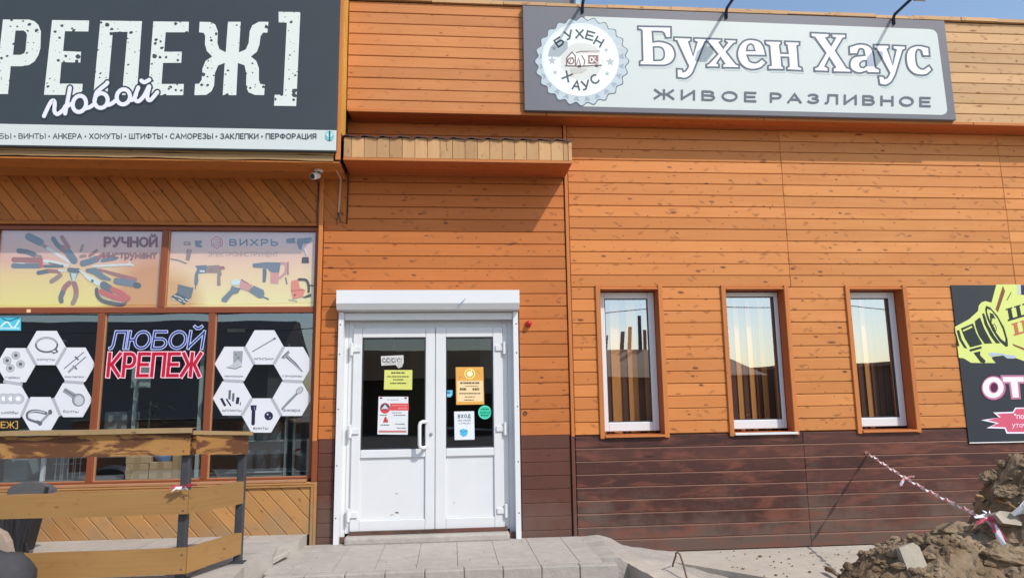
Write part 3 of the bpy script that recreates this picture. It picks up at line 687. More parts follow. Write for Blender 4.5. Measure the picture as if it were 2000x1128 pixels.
PANES = [(-4.558, -2.965, 2.35, 3.148), (-2.893, -1.416, 2.35, 3.148), (-4.558, -3.53, .65, 2.286), (-3.457, -2.455, .65, 2.286), (-2.382, -1.416, .65, 2.286)]
for (a, b, c, d) in PANES:
    p = MB(); p.face([(a, .05, c), (b, .05, c), (b, .05, d), (a, .05, d)]); p.build('pane', m_glass_film if c > 2 else m_glass_shop, sw)
# overhanging box with the sign
BX1, BY, BZ0 = at(668.5, 130, -.57).x, -.57, 3.700
m = MB(); m.box(HX0, BX1-.016, BY+.0165, -.002, BZ0+.014, 7.2); m.build('overhang_core', m_backing, hw)
m = MB(); 
for k in range(4): m.box(HX0, BX1-.005, BY+.010+k*.14, BY+.010+(k+1)*.14-.003, BZ0, BZ0+.013)
m.build('overhang_soffit', m_frieze, hw)
m = MB(); m.box(-1.132, BX1+.004, BY-.004, BY+.014, 3.73, 7.2, 0, 2); m.build('overhang_corner_board', m_trim, hw, .003)
m = MB(); clad_d(m, .02, .313, 4.03, 7.2, 0, .06, math.radians(-55), o=Vector((BX1-.014, BY, 0)), ux=Vector((0, 1, 0)), un=Vector((1, 0, 0))); m.build('overhang_side_boards', m_yellow, hw)
m = MB()
def ragged(mb, x0, x1, z0, z1, y0, y1, amp, seed):
    n = int((x1-x0)/.04); pr = []
    for i in range(n+1):
        x = x0+(x1-x0)*i/n; pr.append((x, z0+amp*noise.fractal(Vector((x*2.2+seed, seed, 0)), 1, 2, 3), z1+amp*.4*noise.noise(Vector((x*2+seed, 9, 0)))))
    r = random.random(); o = r*13
    for (xa, a0, a1), (xb, b0, b1) in zip(pr, pr[1:]):
        bc = lambda x, z: (x+o, z-z0, r)
        mb.face([(xa, y0, a0), (xb, y0, b0), (xb, y0, b1), (xa, y0, a1)], 0, [bc(xa, a0), bc(xb, b0), bc(xb, b1), bc(xa, a1)])
        mb.face([(xa, y0, a0), (xb, y0, b0), (xb, y1, b0), (xa, y1, a0)], 0, [bc(xa, a0), bc(xb, b0), bc(xb, b0+.02), bc(xa, a0+.02)])
        mb.face([(xa, y0, a1), (xb, y0, b1), (xb, y1, b1), (xa, y1, a1)], 0, [bc(xa, a1), bc(xb, b1), bc(xb, b1+.02), bc(xa, a1+.02)])
ragged(m, HX0, -1.14, 3.775, 3.85, BY-.012, BY+.016, .012, 1.3); ragged(m, HX0, -1.15, 3.722, 3.772, BY+.0, BY+.016, .014, 4.7)
m.build('raw_edge_boards', m_raw, hw)
# room behind the shop glass
m = MB()
for p, k in (([(-9, 3.2, 0), (-1.34, 3.2, 0), (-1.34, 3.2, 3.3), (-9, 3.2, 3.3)], 0), ([(-9, .26, .3), (-1.34, .26, .3), (-1.34, 3.2, .3), (-9, 3.2, .3)], 0), ([(-9, .26, 3.3), (-1.34, .26, 3.3), (-1.34, 3.2, 3.3), (-9, 3.2, 3.3)], 0), ([(-1.34, .26, 0), (-1.34, 3.2, 0), (-1.34, 3.2, 3.3), (-1.34, .26, 3.3)], 1)): m.face(p, k)
m.build('interior', [m_dark, m_room_wood], hw)

# ================================================================== SIGNS
def box_between(mb, p00, p11, y0, y1, mi=0): mb.box(p00.x, p11.x, y0, y1, p11.z, p00.z, mi)
# --- black hardware sign
YS = BY-.046
sg1 = thing('shop_sign', 'big slate-black sign with distressed white block letters and pale strip, on the overhang', 'sign', (-3, YS, 4.8))
m = MB(); sx_ = at(657, 280, YS).x; m.box(-9, sx_, YS, BY-.0125, at(300, 291, YS).z, 7.0); m.build('board', m_sign_dark, sg1, .004)
m = MB(); m.box(-9, sx_-.001, YS-.006, YS-.0005, at(300, 288.5, YS).z, at(300, 248, YS).z); m.build('white_strip', m_sign_white, sg1, .003)
C_INK = (54, 68, 76)
m_letter = flecked('chipped_white_letters', (.68, .735, .69), (.052, .066, .076))
a = Art(YS-.002).z(5.127, 0, 20)
a.poly([(30, 95), (290, 95), (345, 112), (385, 150), (410, 215), (405, 380), (385, 450), (345, 515), (290, 550), (220, 562), (108, 562), (80, 840), (-52, 840)], m_letter)
a.up().poly([(155, 205), (235, 205), (260, 222), (270, 250), (256, 400), (242, 432), (205, 448), (130, 448)], m_sign_dark)
a.poly([(522, 100), (893, 105), (885, 215), (650, 212), (632, 410), (812, 418), (805, 525), (615, 522), (597, 735), (828, 738), (820, 850), (440, 848)], m_letter)
a.poly([(1005, 105), (1422, 112), (1370, 850), (1222, 850), (1278, 218), (1130, 220), (1075, 850), (935, 850)], m_letter)
a.z(3.89, 300, 10)
a.poly([(-2, 125), (268, 128), (265, 208), (92, 208), (80, 355), (215, 355), (210, 440), (72, 440), (60, 600), (230, 600), (225, 685), (-45, 685)], m_letter)
a.poly([(350, 128), (430, 130), (468, 148), (488, 200), (485, 290), (500, 335), (548, 360), (565, 128), (662, 128), (648, 360), (700, 338), (722, 290), (730, 200), (750, 155), (800, 128), (873, 128), (865, 210), (830, 212), (812, 240), (805, 300), (785, 355), (740, 392), (780, 425), (800, 480), (800, 570), (810, 600), (845, 603), (840, 685), (770, 683), (720, 662), (703, 620), (705, 520), (690, 458), (640, 440), (628, 685), (525, 685), (540, 440), (490, 460), (465, 520), (460, 610), (440, 655), (400, 683), (310, 685), (315, 600), (345, 598), (365, 570), (372, 480), (395, 425), (445, 392), (405, 350), (390, 300), (392, 235), (380, 212), (345, 208)], m_letter)
a.poly([(950, 52), (1115, 55), (1083, 768), (915, 765), (920, 682), (985, 682), (1012, 135), (950, 132)], m_letter)
a.build('block_lettering', sg1)
def arc(cx, cy, rx, ry, a0, a1, n=14, rot=0.0):
    out = []
    for i in range(n+1):
        t = math.radians(a0+(a1-a0)*i/n); x, y = rx*math.cos(t), ry*math.sin(t)
        out.append((cx+x*math.cos(rot)-y*math.sin(rot), cy+x*math.sin(rot)+y*math.cos(rot)))
    return out
def smooth(pts, n=6):
    out = []; P = [Vector(p) for p in pts]
    for i in range(len(P)-1):
        p0, p1, p2, p3 = P[max(i-1, 0)], P[i], P[i+1], P[min(i+2, len(P)-1)]
        for k in range(n):
            t = k/n; q = .5*((2*p1)+(p2-p0)*t+(2*p0-5*p1+4*p2-p3)*t*t+(3*p1-p0-3*p2+p3)*t**3); out.append((q.x, q.y))
    out.append(tuple(P[-1])); return out
script = [smooth([(440, 1060), (500, 935), (532, 905), (548, 930), (545, 1010), (575, 1040), (630, 1000), (655, 960)]), smooth([(700, 778), (680, 890), (652, 1035)]), smooth([(668, 965), (700, 945), (730, 935)]),
          arc(795, 938, 66, 82, 0, 352, 22, .25), smooth([(850, 985), (900, 970), (950, 935)]), arc(1012, 905, 66, 74, 0, 352, 22, .25), smooth([(950, 900), (965, 830), (1010, 785), (1060, 745), (1075, 725)]),
          smooth([(1065, 950), (1110, 940), (1165, 900)]), arc(1235, 868, 66, 76, 0, 352, 22, .25), smooth([(1295, 900), (1330, 895), (1362, 850)]), smooth([(1385, 775), (1350, 880), (1385, 912), (1440, 860), (1490, 765)]),
          smooth([(1495, 765), (1475, 870), (1505, 900), (1575, 822)]), smooth([(1415, 705), (1445, 722), (1495, 698)])]
a = Art(YS-.0035).z(5.127, 0, 20); m_sc = I(226, 226, 240)
for p in script: a.rib(p, 72, m_sign_dark)
a.up()
for p in script: a.rib(p, 40, m_sc)
a.build('script_lettering', sg1)
a = Art(YS-.0068)
words = [('БЫ', -2, 22), ('ВИНТЫ', 36, 89), ('АНКЕРА', 103, 160), ('ХОМУТЫ', 174, 238), ('ШТИФТЫ', 252, 318), ('САМОРЕЗЫ', 332, 416), ('ЗАКЛЕПКИ', 430, 505), ('ПЕРФОРАЦИЯ', 519, 618)]
for i, (t_, x0, x1) in enumerate(words):
    a.text(t_, x0, 271.3, x1, 271.3, 10.8, I(*C_INK), .022)
    if i: a.ell(x0-7.2, 266.3, 1.7, 1.7, I(*C_INK), 10)
a.ell(643.5, 265.3, 8.6, 9.6, I(120, 190, 196)); a.ell(643.5, 265.3, 6.2, 7.4, I(190, 222, 226)); a.rect(642, 256, 645.4, 275, I(30, 92, 104)); a.rib(arc(643.5, 263, 6, 8, 20, 160), 1.6, I(60, 140, 150))
a.build('strip_lettering', sg1)

# --- beer shop sign
YB_ = -.330
sg2 = thing('shop_sign', 'long grey-framed white sign with bottle-cap emblem and outlined serif lettering, above the narrow windows', 'sign', (3.2, YB_, 5))
m = MB(); m.box(.783, 5.664, YB_, -.262, 4.392, 5.598); m.build('board', m_sign_grey, sg2, .006)
a = Art(YB_-.001)
cr = [(1840, 224.6), (1845, 223), (1848.5, 220), (1850, 215), (1849.5, 209)]
a.poly([(1142, 32), (1815, 57.2), (1822, 58.5), (1827, 61.5), (1830, 66), (1831.5, 72)] + cr[::-1] + [(1138, 208)], m_sign_white); a.build('white_panel', sg2)
a = Art(YB_-.002).z(5.641, 1020, 20)
def scallop(cx, cy, rx, ry, amp, n=24, per=8, ph=0.0): return [(cx+(rx+amp*math.cos(n*t+ph))*math.cos(t), cy+(ry+amp*math.cos(n*t+ph))*math.sin(t)) for t in (2*math.pi*k/(n*per) for k in range(n*per))]
a.poly(scallop(656, 566, 507, 478, 18), I(82, 96, 108)); a.up()
a.poly(scallop(656, 564, 496, 467, 18), I(190, 202, 208)); a.up()
for k in range(24):
    t0 = 2*math.pi*(k+.5)/24; c_ = I(158, 172, 182) if math.sin(t0) > -.2 else I(196, 208, 212)
    q = [(656+r*math.cos(t0+d), 564+r*.942*math.sin(t0+d)) for r, d in ((418, -.03), (470, -.075), (462, 0), (470, .07), (418, .03))]; a.poly(q, c_)
a.ell(640, 545, 425, 402, I(222, 232, 231), 48); a.up(); a.ell(650, 560, 408, 388, I(232, 238, 236), 48); a.up(); a.ell(655, 565, 232, 205, I(214, 216, 211), 40); a.up()
INK2 = I(70, 84, 92)
for ch, x, y, r in (('Б', 430, 385, -.60), ('У', 527, 315, -.30), ('Х', 632, 305, 0), ('Е', 735, 322, .28), ('Н', 822, 385, .52), ('Х', 475, 770, .5), ('А', 590, 870, .16), ('У', 708, 870, -.2), ('С', 822, 800, -.55)):
    c_, s_ = math.cos(r), math.sin(r); w2, hh = 38, 84 if y < 500 else 90
    if y > 500: y -= 0
    L_, W_ = strokes(ch, 0); x0, y0 = x-w2*c_, y-w2*s_
    for p_ in L_: a.stroke([(x0+u_/W_*2*w2*c_+h_*hh*s_, y0+u_/W_*2*w2*s_-h_*hh*c_) for u_, h_ in p_], 19, INK2)
def star(a, cx, cy, r, m): a.poly([(cx+(r if k % 2 == 0 else r*.42)*math.sin(math.pi*k/5), cy-(r if k % 2 == 0 else r*.42)*math.cos(math.pi*k/5)) for k in range(10)], m)
for x, y, r in ((350, 420, 30), (328, 556, 48), (362, 686, 28), (925, 440, 28), (968, 570, 50), (936, 700, 30)): star(a, x, y, r, I(178, 188, 188))
# little van in the middle of the cap
BRN, WHT = I(120, 92, 86), I(240, 240, 238)
a.poly([(485, 612), (485, 520), (520, 480), (545, 455), (590, 470), (850, 450), (875, 480), (872, 600), (800, 625), (480, 620)], WHT)
a.rib([(490, 610), (490, 525), (548, 462), (585, 505), (585, 612)], 14, BRN); a.rib([(595, 468), (640, 455), (850, 452)], 9, BRN); a.rib([(600, 475), (850, 468)], 6, I(165, 150, 145))
a.ell(535, 560, 40, 40, BRN); a.ell(535, 560, 26, 26, WHT); a.rib([(520, 590), (535, 540), (560, 520)], 9, BRN); a.rib([(600, 600), (620, 530), (640, 600)], 12, BRN); a.rib([(655, 500), (690, 560), (680, 605)], 12, BRN)
a.rect(725, 495, 840, 592, I(150, 120, 112)); a.ell(765, 545, 24, 32, WHT); a.ell(765, 545, 12, 18, BRN); a.rib([(805, 515), (790, 545), (815, 570), (835, 580)], 8, WHT)
a.rib([(475, 612), (640, 618), (870, 606)], 12, I(96, 78, 74)); a.ell(630, 618, 24, 14, I(90, 76, 72)); a.ell(820, 612, 24, 14, I(90, 76, 72))
a.poly([(530, 640), (700, 640), (715, 655), (660, 690), (540, 700)], I(196, 196, 190))
a.build('bottle_cap_emblem', sg2)
G = []
z5 = lambda L: [(1230+x/5.9364, 30+y/5.9364) for x, y in L]
z6 = lambda L: [(1540+x/5.641, 40+y/5.641) for x, y in L]
def curvy(L, n=3):
    """round off an outline: points given as (x, y, 1) are curve points, (x, y) stay sharp"""
    out = []; k = len(L)
    for i, p in enumerate(L):
        q = L[(i+1) % k]; out.append((p[0], p[1]))
        if len(p) == 3 and len(q) == 3:
            p0, p3 = L[i-1], L[(i+2) % k]
            for t in (j/n for j in range(1, n)):
                out.append(tuple(.5*((2*p[d])+(q[d]-p0[d])*t+(2*p0[d]-5*p[d]+4*q[d]-p3[d])*t*t+(3*p[d]-p0[d]-3*q[d]+p3[d])*t**3) for d in (0, 1)))
    return out
G.append((z5(curvy([(95, 128), (478, 135), (478, 262), (418, 262), (400, 215, 1), (370, 192, 1), (330, 190), (262, 190), (270, 310), (330, 303, 1), (400, 312, 1), (475, 345, 1), (518, 410, 1), (522, 485, 1), (480, 550, 1), (400, 582, 1), (330, 582), (115, 578), (115, 535), (150, 520), (140, 180), (125, 165), (95, 165)])), z5(curvy([(275, 370), (330, 367, 1), (380, 385, 1), (400, 440, 1), (392, 495, 1), (355, 522, 1), (280, 525)]))))
G.append((z5(curvy([(512, 255), (712, 262), (712, 298), (685, 310), (735, 470), (778, 312), (745, 300), (745, 265), (900, 270), (900, 300), (872, 310), (775, 560), (735, 660, 1), (690, 712, 1), (630, 735, 1), (548, 722), (545, 620), (610, 625), (620, 655), (645, 645, 1), (670, 612, 1), (680, 590), (545, 298), (512, 290)])), None))
G.append((z5([(888, 270), (1065, 277), (1065, 300), (1040, 315), (1085, 380), (1130, 318), (1105, 305), (1105, 280), (1240, 285), (1235, 322), (1205, 330), (1120, 425), (1235, 568), (1268, 575), (1268, 612), (1075, 608), (1075, 572), (1098, 560), (1052, 495), (1012, 555), (1035, 570), (1035, 605), (888, 602), (888, 570), (915, 560), (1020, 450), (910, 315), (888, 305)]), None))
G.append((z5(curvy([(1410, 280, 1), (1500, 300, 1), (1555, 370, 1), (1580, 470), (1360, 465), (1385, 525, 1), (1430, 550, 1), (1480, 545, 1), (1535, 505), (1585, 550), (1530, 605, 1), (1440, 630, 1), (1350, 615, 1), (1280, 555, 1), (1248, 470, 1), (1258, 385, 1), (1300, 318, 1), (1350, 288, 1)])), z5(curvy([(1355, 410), (1365, 360, 1), (1395, 335, 1), (1430, 350, 1), (1450, 410)]))))
G.append(([(1494.5, 79.7), (1526, 80.8), (1526, 86), (1523, 88), (1525, 104), (1539, 104.5), (1537, 88.5), (1533.5, 87), (1533, 81), (1562, 82), (1561.5, 88.5), (1557, 90), (1560, 130), (1566, 132), (1567.5, 138.5), (1537, 137), (1537, 131.5), (1541, 130), (1540, 112.5), (1526, 112), (1527.5, 129), (1531, 131), (1531, 136.5), (1500, 136), (1500, 129), (1506, 127.5), (1503, 90), (1495, 86)], None))
G.append((z6([(245, 135), (450, 145), (450, 185), (415, 195), (470, 275), (515, 195), (475, 185), (475, 148), (632, 152), (630, 195), (600, 200), (520, 335), (640, 520), (690, 540), (690, 575), (490, 570), (490, 530), (515, 515), (450, 415), (405, 505), (440, 525), (440, 565), (285, 558), (285, 520), (320, 510), (410, 360), (290, 190), (245, 175)]), None))
G.append((z6(curvy([(668, 290), (760, 262, 1), (840, 264, 1), (905, 295, 1), (935, 360, 1), (960, 520), (1005, 540), (1005, 582), (870, 578), (860, 560), (800, 580, 1), (740, 572, 1), (692, 540, 1), (675, 490, 1), (690, 430, 1), (740, 395, 1), (840, 385), (830, 330, 1), (800, 312, 1), (775, 325, 1), (760, 372), (672, 372)])), z6(curvy([(855, 445), (820, 448, 1), (788, 475, 1), (795, 512, 1), (830, 520, 1), (855, 500)]))))
G.append((z6(curvy([(940, 268), (1110, 272), (1110, 310), (1090, 318), (1150, 490), (1185, 325), (1150, 315), (1150, 275), (1292, 282), (1290, 320), (1262, 330), (1180, 600), (1140, 675, 1), (1085, 712, 1), (1050, 715, 1), (1005, 705), (990, 612), (1050, 615), (1060, 640), (1080, 635, 1), (1100, 610, 1), (1115, 580), (975, 320), (940, 305)])), None))
G.append((z6(curvy([(1548, 300), (1555, 395), (1480, 392), (1465, 340, 1), (1425, 322, 1), (1403, 370, 1), (1410, 470, 1), (1440, 522, 1), (1490, 535, 1), (1550, 495), (1585, 545), (1530, 595, 1), (1450, 605, 1), (1370, 580, 1), (1312, 510, 1), (1296, 400, 1), (1322, 320, 1), (1390, 282, 1), (1470, 280, 1)])), None))
a = Art(YB_-.003); GO, GS, GW = I(92, 102, 112), I(196, 206, 206), I(238, 239, 250)
for o_, h_ in G: a.poly([(x+4, y+5.5) for x, y in o_], GS)
a.up()
for o_, h_ in G:
    a.poly(o_, GW)
    a.rib(o_, 3.6, GO, True)
    if h_: a.up().poly(h_, m_sign_white).rib(h_, 3.4, GO, True)
a.text('ЖИВОЕ', 1277, 194.0, 1477.5, 200.0, 20.5, GO, .046, 1.10); a.text('РАЗЛИВНОЕ', 1504, 200.4, 1818, 209.4, 20, GO, .046, 1.10)
a.build('lettering', sg2)

# --- black poster at the right edge
ps = thing('poster', 'black poster with lime megaphone and pink burst, on the timber wall', 'poster', (6.3, 0, 1.7))
YP = -.026
m = MB(); m.box(5.605, 7.15, YP, -.015, .835, 2.566); m.build('sheet', plain('black_poster', (.026, .031, .040), .45, .1, 2.0), ps)
m = MB(); m.tube([(5.607, YP-.002, .833), (7.15, YP-.002, .833)], .006, 6); m.build('hem', m_white_dirty, ps)
LIME, DK = I(214, 224, 130), I(46, 52, 50)
a = Art(YP-.001).z(6.269, 1840, 540)
a.poly([(160, 612), (330, 520), (440, 420), (450, 355), (480, 315), (530, 298), (605, 318), (665, 95), (930, 95), (930, 215), (1003, 225), (1300, 232), (1300, 1045), (1003, 1030), (890, 990), (760, 962), (620, 978), (608, 1000), (655, 1055), (530, 1055), (470, 1055), (355, 1052), (265, 998), (205, 990), (188, 850), (215, 850), (190, 760), (165, 680)], LIME); a.up()
a.poly([(540, 355), (590, 375), (680, 480), (760, 620), (803, 770), (808, 850), (780, 858), (700, 790), (610, 650), (545, 500), (525, 400)], DK); a.up()
a.poly([(555, 393), (600, 410), (680, 515), (740, 640), (775, 760), (772, 800), (720, 760), (640, 650), (580, 520), (550, 430)], LIME); a.up()
a.poly([(578, 440), (625, 455), (655, 520), (620, 505), (605, 560), (600, 500)], DK); a.rib(smooth([(590, 480), (600, 560), (640, 640), (655, 670)]), 12, DK); a.poly([(605, 575), (640, 590), (625, 600), (650, 630), (635, 640)], DK); a.rib(smooth([(640, 575), (665, 630), (655, 670)]), 8, DK)
a.poly([(490, 455), (515, 445), (560, 580), (640, 720), (712, 815), (660, 815), (590, 720), (520, 580)], DK)
a.poly([(400, 545), (465, 495), (520, 640), (615, 815), (520, 820), (450, 720), (410, 610)], DK); a.poly([(230, 632), (380, 570), (420, 690), (495, 825), (345, 865), (280, 760)], DK); a.poly([(250, 655), (365, 600), (370, 622), (260, 670)], LIME)
a.poly([(178, 660), (210, 650), (240, 760), (310, 880), (270, 870), (210, 770)], DK); a.poly([(186, 770), (215, 848), (188, 845)], DK)
a.poly([(332, 890), (480, 850), (485, 877), (345, 917)], DK); a.poly([(385, 930), (470, 910), (465, 960), (535, 1030), (520, 1055), (475, 1050)], DK)
BR = I(128, 84, 58)
a.poly([(745, 110), (772, 180), (685, 435), (655, 400)], BR); a.poly([(845, 185), (852, 195), (800, 292), (790, 285)], I(120, 108, 58)); a.poly([(865, 820), (1060, 895), (1060, 922), (870, 842)], BR)
a.poly([(565, 940), (600, 928), (720, 935), (790, 955), (880, 962), (910, 985), (890, 1000), (800, 1000), (745, 962), (640, 965), (615, 985), (600, 980)], I(176, 190, 208)); a.poly([(930, 95), (962, 95), (968, 212), (930, 218)], I(196, 204, 222))
RS = I(196, 116, 84)
for (dx, dy, mm, nst) in ((0, 0, DK, 3), (72, 180, RS, 2)):
    for k in range(nst):
        x, y = 800+dx+k*102, 388+dy-k*31
        a.poly([(x-22, y+8), (x+58, y-16), (x+60, y), (x-20, y+24)], mm); a.poly([(x, y+4), (x+44, y-10), (x+72, y+128), (x+26, y+142)], mm)
    w_ = 102*(nst-1); a.poly([(805+dx, 530+dy-8), (805+dx+w_+60, 530+dy-8-w_*.3-18), (808+dx+w_+64, 530+dy+14-w_*.3-18), (808+dx, 530+dy+16)], mm)
a.z(6.265, 1860, 700)
MV, PW, MG = I(186, 122, 150), I(243, 230, 240), I(92, 30, 66)
T_ = [(618, 228), (1000, 228), (860, 228), (866, 278), (800, 278), (825, 465), (745, 465), (718, 278), (625, 275)]
T_ = [(618, 226), (868, 226), (872, 278), (795, 278), (812, 468), (742, 470), (715, 280), (625, 280)]
a.ell(506, 357, 158, 155, MG); a.ell(506, 357, 148, 146, MV); a.rib(T_, 52, MV, True); a.poly(T_, MV); a.up()
a.ell(500, 352, 128, 128, PW); a.up(); a.ell(507, 352, 58, 70, MV); a.up(); a.ell(511, 352, 44, 58, MG); a.poly(T_, PW); a.rib(T_, 6, PW, True)
OB = [(350, 750), (572, 718), (500, 655), (740, 648), (770, 597), (1400, 590), (1400, 915), (662, 915), (640, 855), (418, 848), (540, 792)]
a.poly(OB, I(232, 226, 238)); a.up(); a.poly([(430, 750), (595, 712), (540, 672), (748, 664), (780, 612), (1400, 606), (1400, 895), (676, 895), (652, 838), (470, 830), (570, 786)], I(206, 92, 116)); a.up()
a.text('*по', 755, 735, 880, 735, 66, PW, .01); a.text('уточ', 732, 838, 905, 838, 60, PW, .006)
a.build('print', ps)

# ================================================================== PICTURES ON THE SHOP WINDOWS
def film_mat(name, stops, blob=None):
    q = N(name); p = q.geo(); x, y, z = q.sep(p); r = q.n('ValToRGB'); q.put(r.inputs[0], q.mr(z, 2.35, 3.15)); e = r.color_ramp.elements
    e[0].position, e[0].color = stops[0][0], (*lin(stops[0][1]), 1); e[1].position, e[1].color = stops[-1][0], (*lin(stops[-1][1]), 1)
    for t_, c in stops[1:-1]: k = e.new(t_); k.color = (*lin(c), 1)
    col = r.outputs[0]
    if blob:
        d = q.n('VectorMath', operation='DISTANCE'); q.put(d.inputs[0], p); d.inputs[1].default_value = blob[0]
        col = q.mix(q.mr(d.outputs['Value'], blob[1]*.55, blob[1], .85, 0.0), col, lin(blob[2]))
    return q.fin(col, .35, .35)
YW_ = .047; YF_ = .056
GY, GY2, RB, RD, MT, TN = I(104, 110, 122), I(92, 92, 96), I(160, 92, 82), I(196, 72, 58), I(214, 212, 206), I(150, 118, 100)
p1 = thing('window_film', 'fan of hand tools printed on a peach-yellow window film', 'window film', (-3.7, YW_, 2.7))
film1 = film_mat('peach_film', [(0, (232, 214, 112)), (.42, (232, 198, 128)), (.6, (226, 172, 146)), (1, (210, 178, 176))], ((-3.03, .05, 2.45), .55, (204, 124, 44)))
m = MB(); m.box(-4.555, -2.967, YF_, YF_+.0015, 2.352, 3.146); m.build('film', film1, p1)
a = Art(YF_-.0006).z(6.25, 0, 430)
for pts, wd, mm in [([(350, 200), (490, 268)], 92, GY), ([(520, 300), (575, 335)], 48, TN), ([(580, 340), (890, 530)], 38, MT), ([(650, 225), (700, 300), (770, 360)], 58, GY2), ([(770, 330), (800, 390)], 60, RB), ([(755, 205), (838, 330)], 50, RB), ([(835, 395), (900, 490)], 96, GY),
        ([(230, 372), (330, 385), (420, 420)], 62, GY2), ([(440, 428), (500, 442)], 30, TN), ([(170, 480), (500, 488)], 64, RB), ([(165, 555), (475, 555)], 62, GY), ([(210, 520), (300, 525)], 10, MT), ([(500, 500), (500, 560)], 44, RD), ([(540, 495), (700, 520), (820, 555)], 40, MT), ([(540, 560), (760, 560)], 36, GY2), ([(600, 520), (720, 545)], 16, GY2),
        ([(470, 640), (590, 618)], 52, GY2), ([(600, 615), (715, 625)], 44, RB), ([(720, 610), (800, 615)], 24, MT), ([(628, 745), (690, 705), (735, 668)], 54, TN), ([(845, 605), (955, 612)], 56, GY2)]: a.rib(pts, wd, mm)
a.poly([(845, 640), (955, 645), (905, 755), (880, 755)], GY); a.poly([(865, 645), (940, 648), (910, 745), (885, 745)], I(190, 204, 204))
for pts, wd, mm in [(smooth([(845, 765), (790, 820), (762, 890)]), 62, RB), (smooth([(765, 880), (742, 940), (748, 985)]), 60, GY2), (smooth([(905, 770), (928, 850), (925, 930)]), 62, RB), (smooth([(928, 920), (905, 980), (888, 1010)]), 56, TN),
        ([(1010, 525), (1100, 500), (1180, 470)], 76, GY), ([(1195, 460), (1260, 415)], 44, RB), ([(1250, 490), (1410, 462)], 44, GY), ([(1140, 560), (1580, 540)], 28, MT), ([(1575, 535), (1625, 550)], 26, MT), ([(1570, 545), (1585, 505)], 22, MT), ([(1010, 305), (985, 370)], 30, TN), ([(985, 440), (1040, 430)], 34, TN), ([(1095, 430), (1180, 368)], 34, RB),
        ([(1065, 610), (1160, 620), (1250, 690), (1340, 722)], [44, 84, 70, 30], GY), ([(1210, 600), (1380, 650), (1645, 722)], [26, 40, 52], RB), ([(1420, 740), (1640, 775)], 76, GY), ([(1655, 790), (1690, 795)], 66, I(70, 60, 52)),
        ([(965, 605), (1080, 700), (1230, 780)], [10, 60, 70], MT), ([(1125, 738), (1130, 740)], 34, GY2), ([(1265, 790), (1345, 845)], 96, GY2), ([(1370, 840), (1470, 880), (1565, 950)], 60, RD), (smooth([(1180, 840), (1190, 920), (1260, 985), (1400, 1020), (1490, 1028), (1530, 990)]), 44, I(78, 62, 56)), ([(1230, 870), (1380, 930), (1510, 975)], 66, RD), (smooth([(1215, 900), (1330, 970), (1480, 1000)]), 10, MT)]: a.rib(pts, wd, mm)
a.text('РУЧНОЙ', 1265, 328, 1925, 328, 128, I(140, 116, 130), .05, .96); a.text('инструмент', 1258, 466, 1915, 466, 96, I(136, 114, 122), .04, .96)
a.build('print', p1)
p2 = thing('window_film', 'power tools printed on a peach window film', 'window film', (-2.15, YW_, 2.7))
film2 = film_mat('peach_film_pale', [(0, (238, 222, 148)), (.45, (238, 202, 154)), (.7, (230, 184, 162)), (1, (214, 186, 188))], ((-2.90, .05, 2.38), .42, (210, 146, 62)))
m = MB(); m.box(-2.890, -1.418, YF_, YF_+.0015, 2.352, 3.146); m.build('film', film2, p2)
a = Art(YF_-.0006).z(6.25, 310, 430)
hexp = lambda cx, cy, r: [(cx+r*math.sin(math.pi*k/3), cy-r*math.cos(math.pi*k/3)) for k in range(6)]
HX = I(196, 112, 112)
a.rib(hexp(710, 270, 92), 12, I(226, 196, 196), True); a.rib(hexp(710, 270, 76), 12, HX, True); a.rib([(670, 235), (750, 235), (755, 268), (680, 270), (755, 275), (750, 305), (672, 305), (672, 272)], 10, HX)
VK = I(92, 98, 114)
a.text('ВИХРЬ', 856, 316, 1462, 316, 92, I(214, 196, 200), .075, 1.05, fit=.045); a.up(); a.text('ВИХРЬ', 860, 314, 1458, 314, 86, VK, .045, 1.05); a.text('ЭЛЕКТРОИНСТРУМЕНТ', 606, 443, 1458, 443, 56, I(176, 142, 134), .008)
PK = I(212, 140, 130)
a.poly([(300, 265), (380, 258), (392, 300), (310, 305)], TN); a.rect(320, 272, 370, 290, I(214, 170, 160)); a.poly([(345, 350), (405, 355), (375, 490), (328, 485)], TN); a.poly([(365, 355), (395, 360), (375, 400), (360, 400)], PK); a.poly([(440, 250), (520, 245), (530, 275), (500, 290), (535, 318), (520, 332), (450, 325)], GY); a.rib([(150, 470), (250, 490), (335, 525)], 14, TN)
a.poly([(445, 555), (585, 545), (585, 640), (480, 650), (485, 740), (470, 790), (432, 780), (440, 660), (470, 590)], GY); a.rect(500, 610, 562, 632, MT); a.rib([(452, 780), (448, 830)], 12, GY2); a.poly([(588, 555), (740, 545), (740, 640), (590, 640)], TN); a.ell(640, 606, 20, 20, RB); a.poly([(740, 560), (800, 560), (808, 595), (740, 610)], RB); a.poly([(728, 590), (755, 590), (770, 660), (752, 690), (755, 795), (712, 795), (715, 660)], TN)
a.poly([(1145, 530), (1300, 510), (1490, 515), (1470, 640), (1365, 630), (1330, 590), (1290, 580), (1150, 575)], GY); a.poly([(1270, 590), (1310, 590), (1318, 640), (1305, 755), (1268, 755), (1270, 640)], GY2); a.poly([(1365, 635), (1470, 640), (1460, 770), (1365, 770)], PK); a.rib([(1500, 520), (1560, 530), (1550, 640), (1480, 700)], 30, PK); a.rib([(1578, 512), (1578, 660)], 16, RB); a.rib([(1550, 700), (1565, 775)], 14, GY2)
a.poly([(235, 780), (425, 825), (395, 950), (345, 945), (225, 885)], GY2); a.poly([(150, 930), (225, 880), (375, 960), (310, 1030)], I(54, 50, 52)); 
for x, y in ((190, 915), (235, 930), (270, 950), (300, 985), (245, 970), (330, 960), (165, 955)): a.rib([(x, y), (x+30, y+14)], 12, MT)
